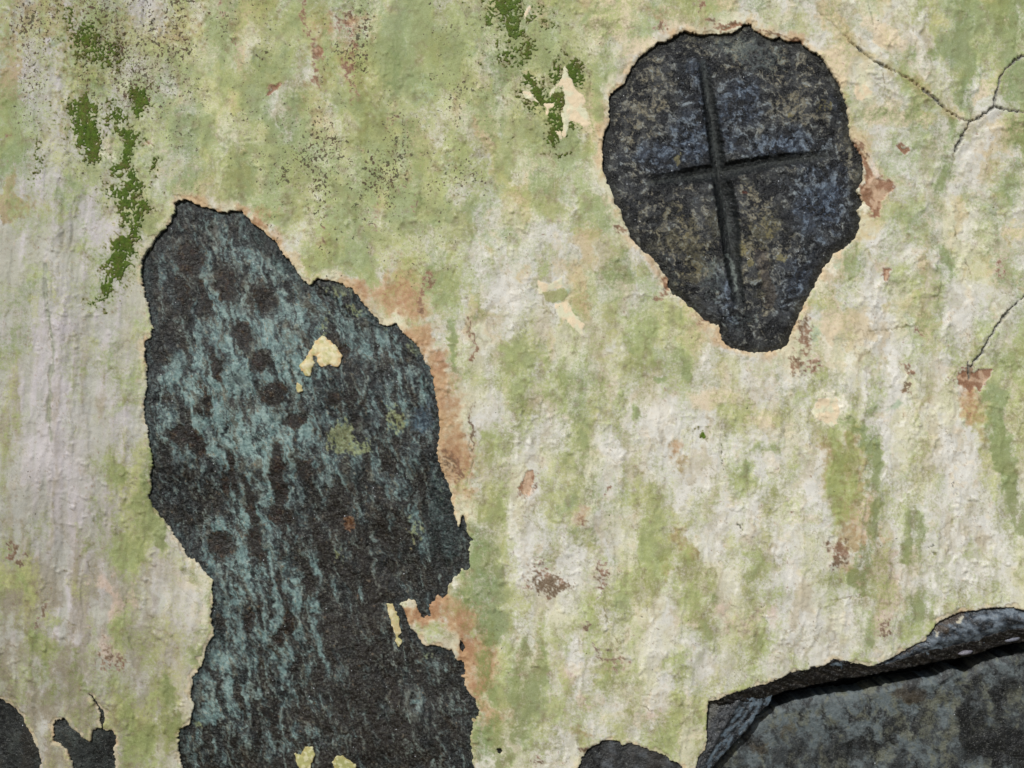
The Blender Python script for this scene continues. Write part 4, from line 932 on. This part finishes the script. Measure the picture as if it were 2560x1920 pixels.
# pecked hollow beside the lower shaft
pk = f.strokes([(K([(1260,720),(1330,850),(1380,1000),(1340,1080)], 400), 12, 1)])
h -= pk * 2.2
X_dark, X_tan, X_blue, X_olive = rgb(50,52,56), rgb(138,130,106), rgb(56,69,92), rgb(112,102,64)
C = np.empty(f.shape + (3,), np.float32); C[:] = X_dark
def fc(sz, o, sd, st=1.0, rt=0.0, g=.72): return fbm(f.WX, f.WY, sz, o, sd, st, rt, g) * 1.2
tan_w = f.blobs([(1380,150,70,80,.5),(1400,260,80,80,.55),(1430,200,70,50,.4),(1560,90,130,30,.45),(1690,250,80,60,.6),(1760,340,60,60,.35),(1480,520,80,90,.45),(1640,560,80,90,.5),(1620,450,40,60,.5),(1840,300,30,90,.6),(1380,420,60,60,.3),(1850,390,20,60,.7),(1700,150,140,60,.35)])
bl = f.blobs([(1490,290,60,60,.7),(1600,250,60,80,.6),(1680,310,110,36,.7),(1780,430,70,80,.7),(1720,600,50,70,.5),(1420,340,70,40,.5),(1570,640,30,60,.6),(1500,190,40,50,.5),(1840,220,40,40,.5)])
ol_w = f.blobs([(1480,540,80,120,.9),(1640,540,80,100,.8),(1650,430,70,50,.6),(1660,620,40,60,.6),(1430,250,50,60,.3)])
v1 = fc(44, 6, 411); v2 = fc(44, 6, 412); v3 = fc(70, 6, 413); v4 = fc(16, 4, 414, 1, 0, .8)
C = mix(C, rgb(84,86,86), sst(-.30, .45, v1 + tan_w * .25) * .85)
C = mix(C, X_tan, sst(.0, .75, v2 * .5 + v4 * .9 + tan_w * .75 - .12) * .85)
C = mix(C, X_olive, sst(.0, .7, v3 + ol_w * .9 - .45) * .6)
C = mix(C, X_blue, sst(.0, .9, bl + v3 * .5) * .65)
C = mix(C, rgb(122,138,154), sst(.15, .8, bl * .55 + v4 * .8 + v1 * .2 - .05) * .6)
C = mix(C, rgb(30,32,36), sst(.05, .6, -v1 * .6 - v4 * .7 + c5 * .25) * .8)
C = mix(C, rgb(104,116,112), sst(.4, .8, f.blobs([(1600,100,60,30,.8),(1660,130,50,30,.7),(1540,600,30,60,.7),(1440,600,24,40,.6),(1330,170,20,40,.5),(1600,690,40,30,.6),(1550,400,14,60,.6)]) + c3 * .5 + c2 * .3) * .5)
C = mix(C, rgb(128,120,82), sst(.5, .7, f.blobs([(1706,248,9,7,1),(1690,560,14,12,1),(1660,500,10,10,.8),(1600,540,12,14,.8),(1470,352,9,9,.9),(1660,480,30,30,.5),(1780,235,20,14,.6),(1615,565,8,10,1)]) + c3 * .4) * .75)
C = mix(C, rgb(112,50,24), sst(.5, .75, f.blobs([(1611,417,7,5,1.1)]) + c3 * .4) * .8)
C = mix(C, rgb(104,92,82), sst(.45, .75, pk + c2 * .3) * .5)
C = mix(C, rgb(56,58,52), sst(26, 4, s + c2 * 10) * .55)
# the groove is darker with depth, with paler streaks along its middle
gs = f.n(7, 3, 136, 5, -6)
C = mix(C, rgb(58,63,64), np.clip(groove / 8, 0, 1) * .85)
C = mix(C, rgb(112,120,114), sst(.55, .15, dv) * sst(-.2, .5, gs + f.strokes([(VERT[1:6], 14, .5), (VERT[8:11], 12, .2), (VERT[12:15], 12, .5)])) * .35)
C = mix(C, rgb(92,98,86), sst(.6, .1, dh) * sst(.0, .6, f.n(7, 3, 137, .2, 8) + .15) * .5)
C = mix(C, rgb(122,130,124), sst(.5, .8, f.strokes([(K([(1075,740),(1090,850),(1115,1000)], 400), 5, 1)]) + c3 * .3) * .7)
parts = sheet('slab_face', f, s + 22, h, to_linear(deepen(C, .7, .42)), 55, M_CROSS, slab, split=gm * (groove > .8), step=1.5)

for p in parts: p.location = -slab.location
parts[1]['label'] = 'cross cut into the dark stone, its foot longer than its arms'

# ------------------------------------------------------------------ moss growing on the coat
names = ['string of deep green moss patches running down the plaster, upper left',
         'bright green moss tuft hanging from the top edge, left of the carved stone',
         'deep green moss with cream flakes through it, just left of the carved stone',
         'single tiny round moss dot on pale plaster below the carved stone']
for i, m in enumerate(moss_fields):
    j, k = np.where(m > .5)
    w = (slice(max(j.min() - 4, 0), j.max() + 5), slice(max(k.min() - 4, 0), k.max() + 5))
    f2 = Field(F.xs[w[1]], F.ys[w[0]])
    mm = m[w]
    cc = np.empty(f2.shape + (3,), np.float32); cc[:] = [rgb(80,98,44), rgb(98,116,62), rgb(86,104,50), rgb(112,132,54)][i]
    cc = mix(cc, rgb(106,100,60), sst(-.2, .45, n_s2[w] + n_f[w] * .5 + n_x[w] * .3) * .8)
    cc = mix(cc, rgb(120,134,74), sst(.1, .5, n_f2[w] + n_x[w] * .4) * .6)
    cc = mix(cc, rgb(74,102,32), sst(.75, 1.1, mm) * .6)
    hh = PLASTER_H[w] + 0.35 + 0.9 * sst(.47, .95, mm) + n_x[w] * .5
    o = sheet('moss', f2, (mm - .47) * 14, hh, to_linear(cc), 1.5, M_MOSS)
    o['label'] = names[i]; o['category'] = 'moss'; o['kind'] = 'stuff'
print('done')
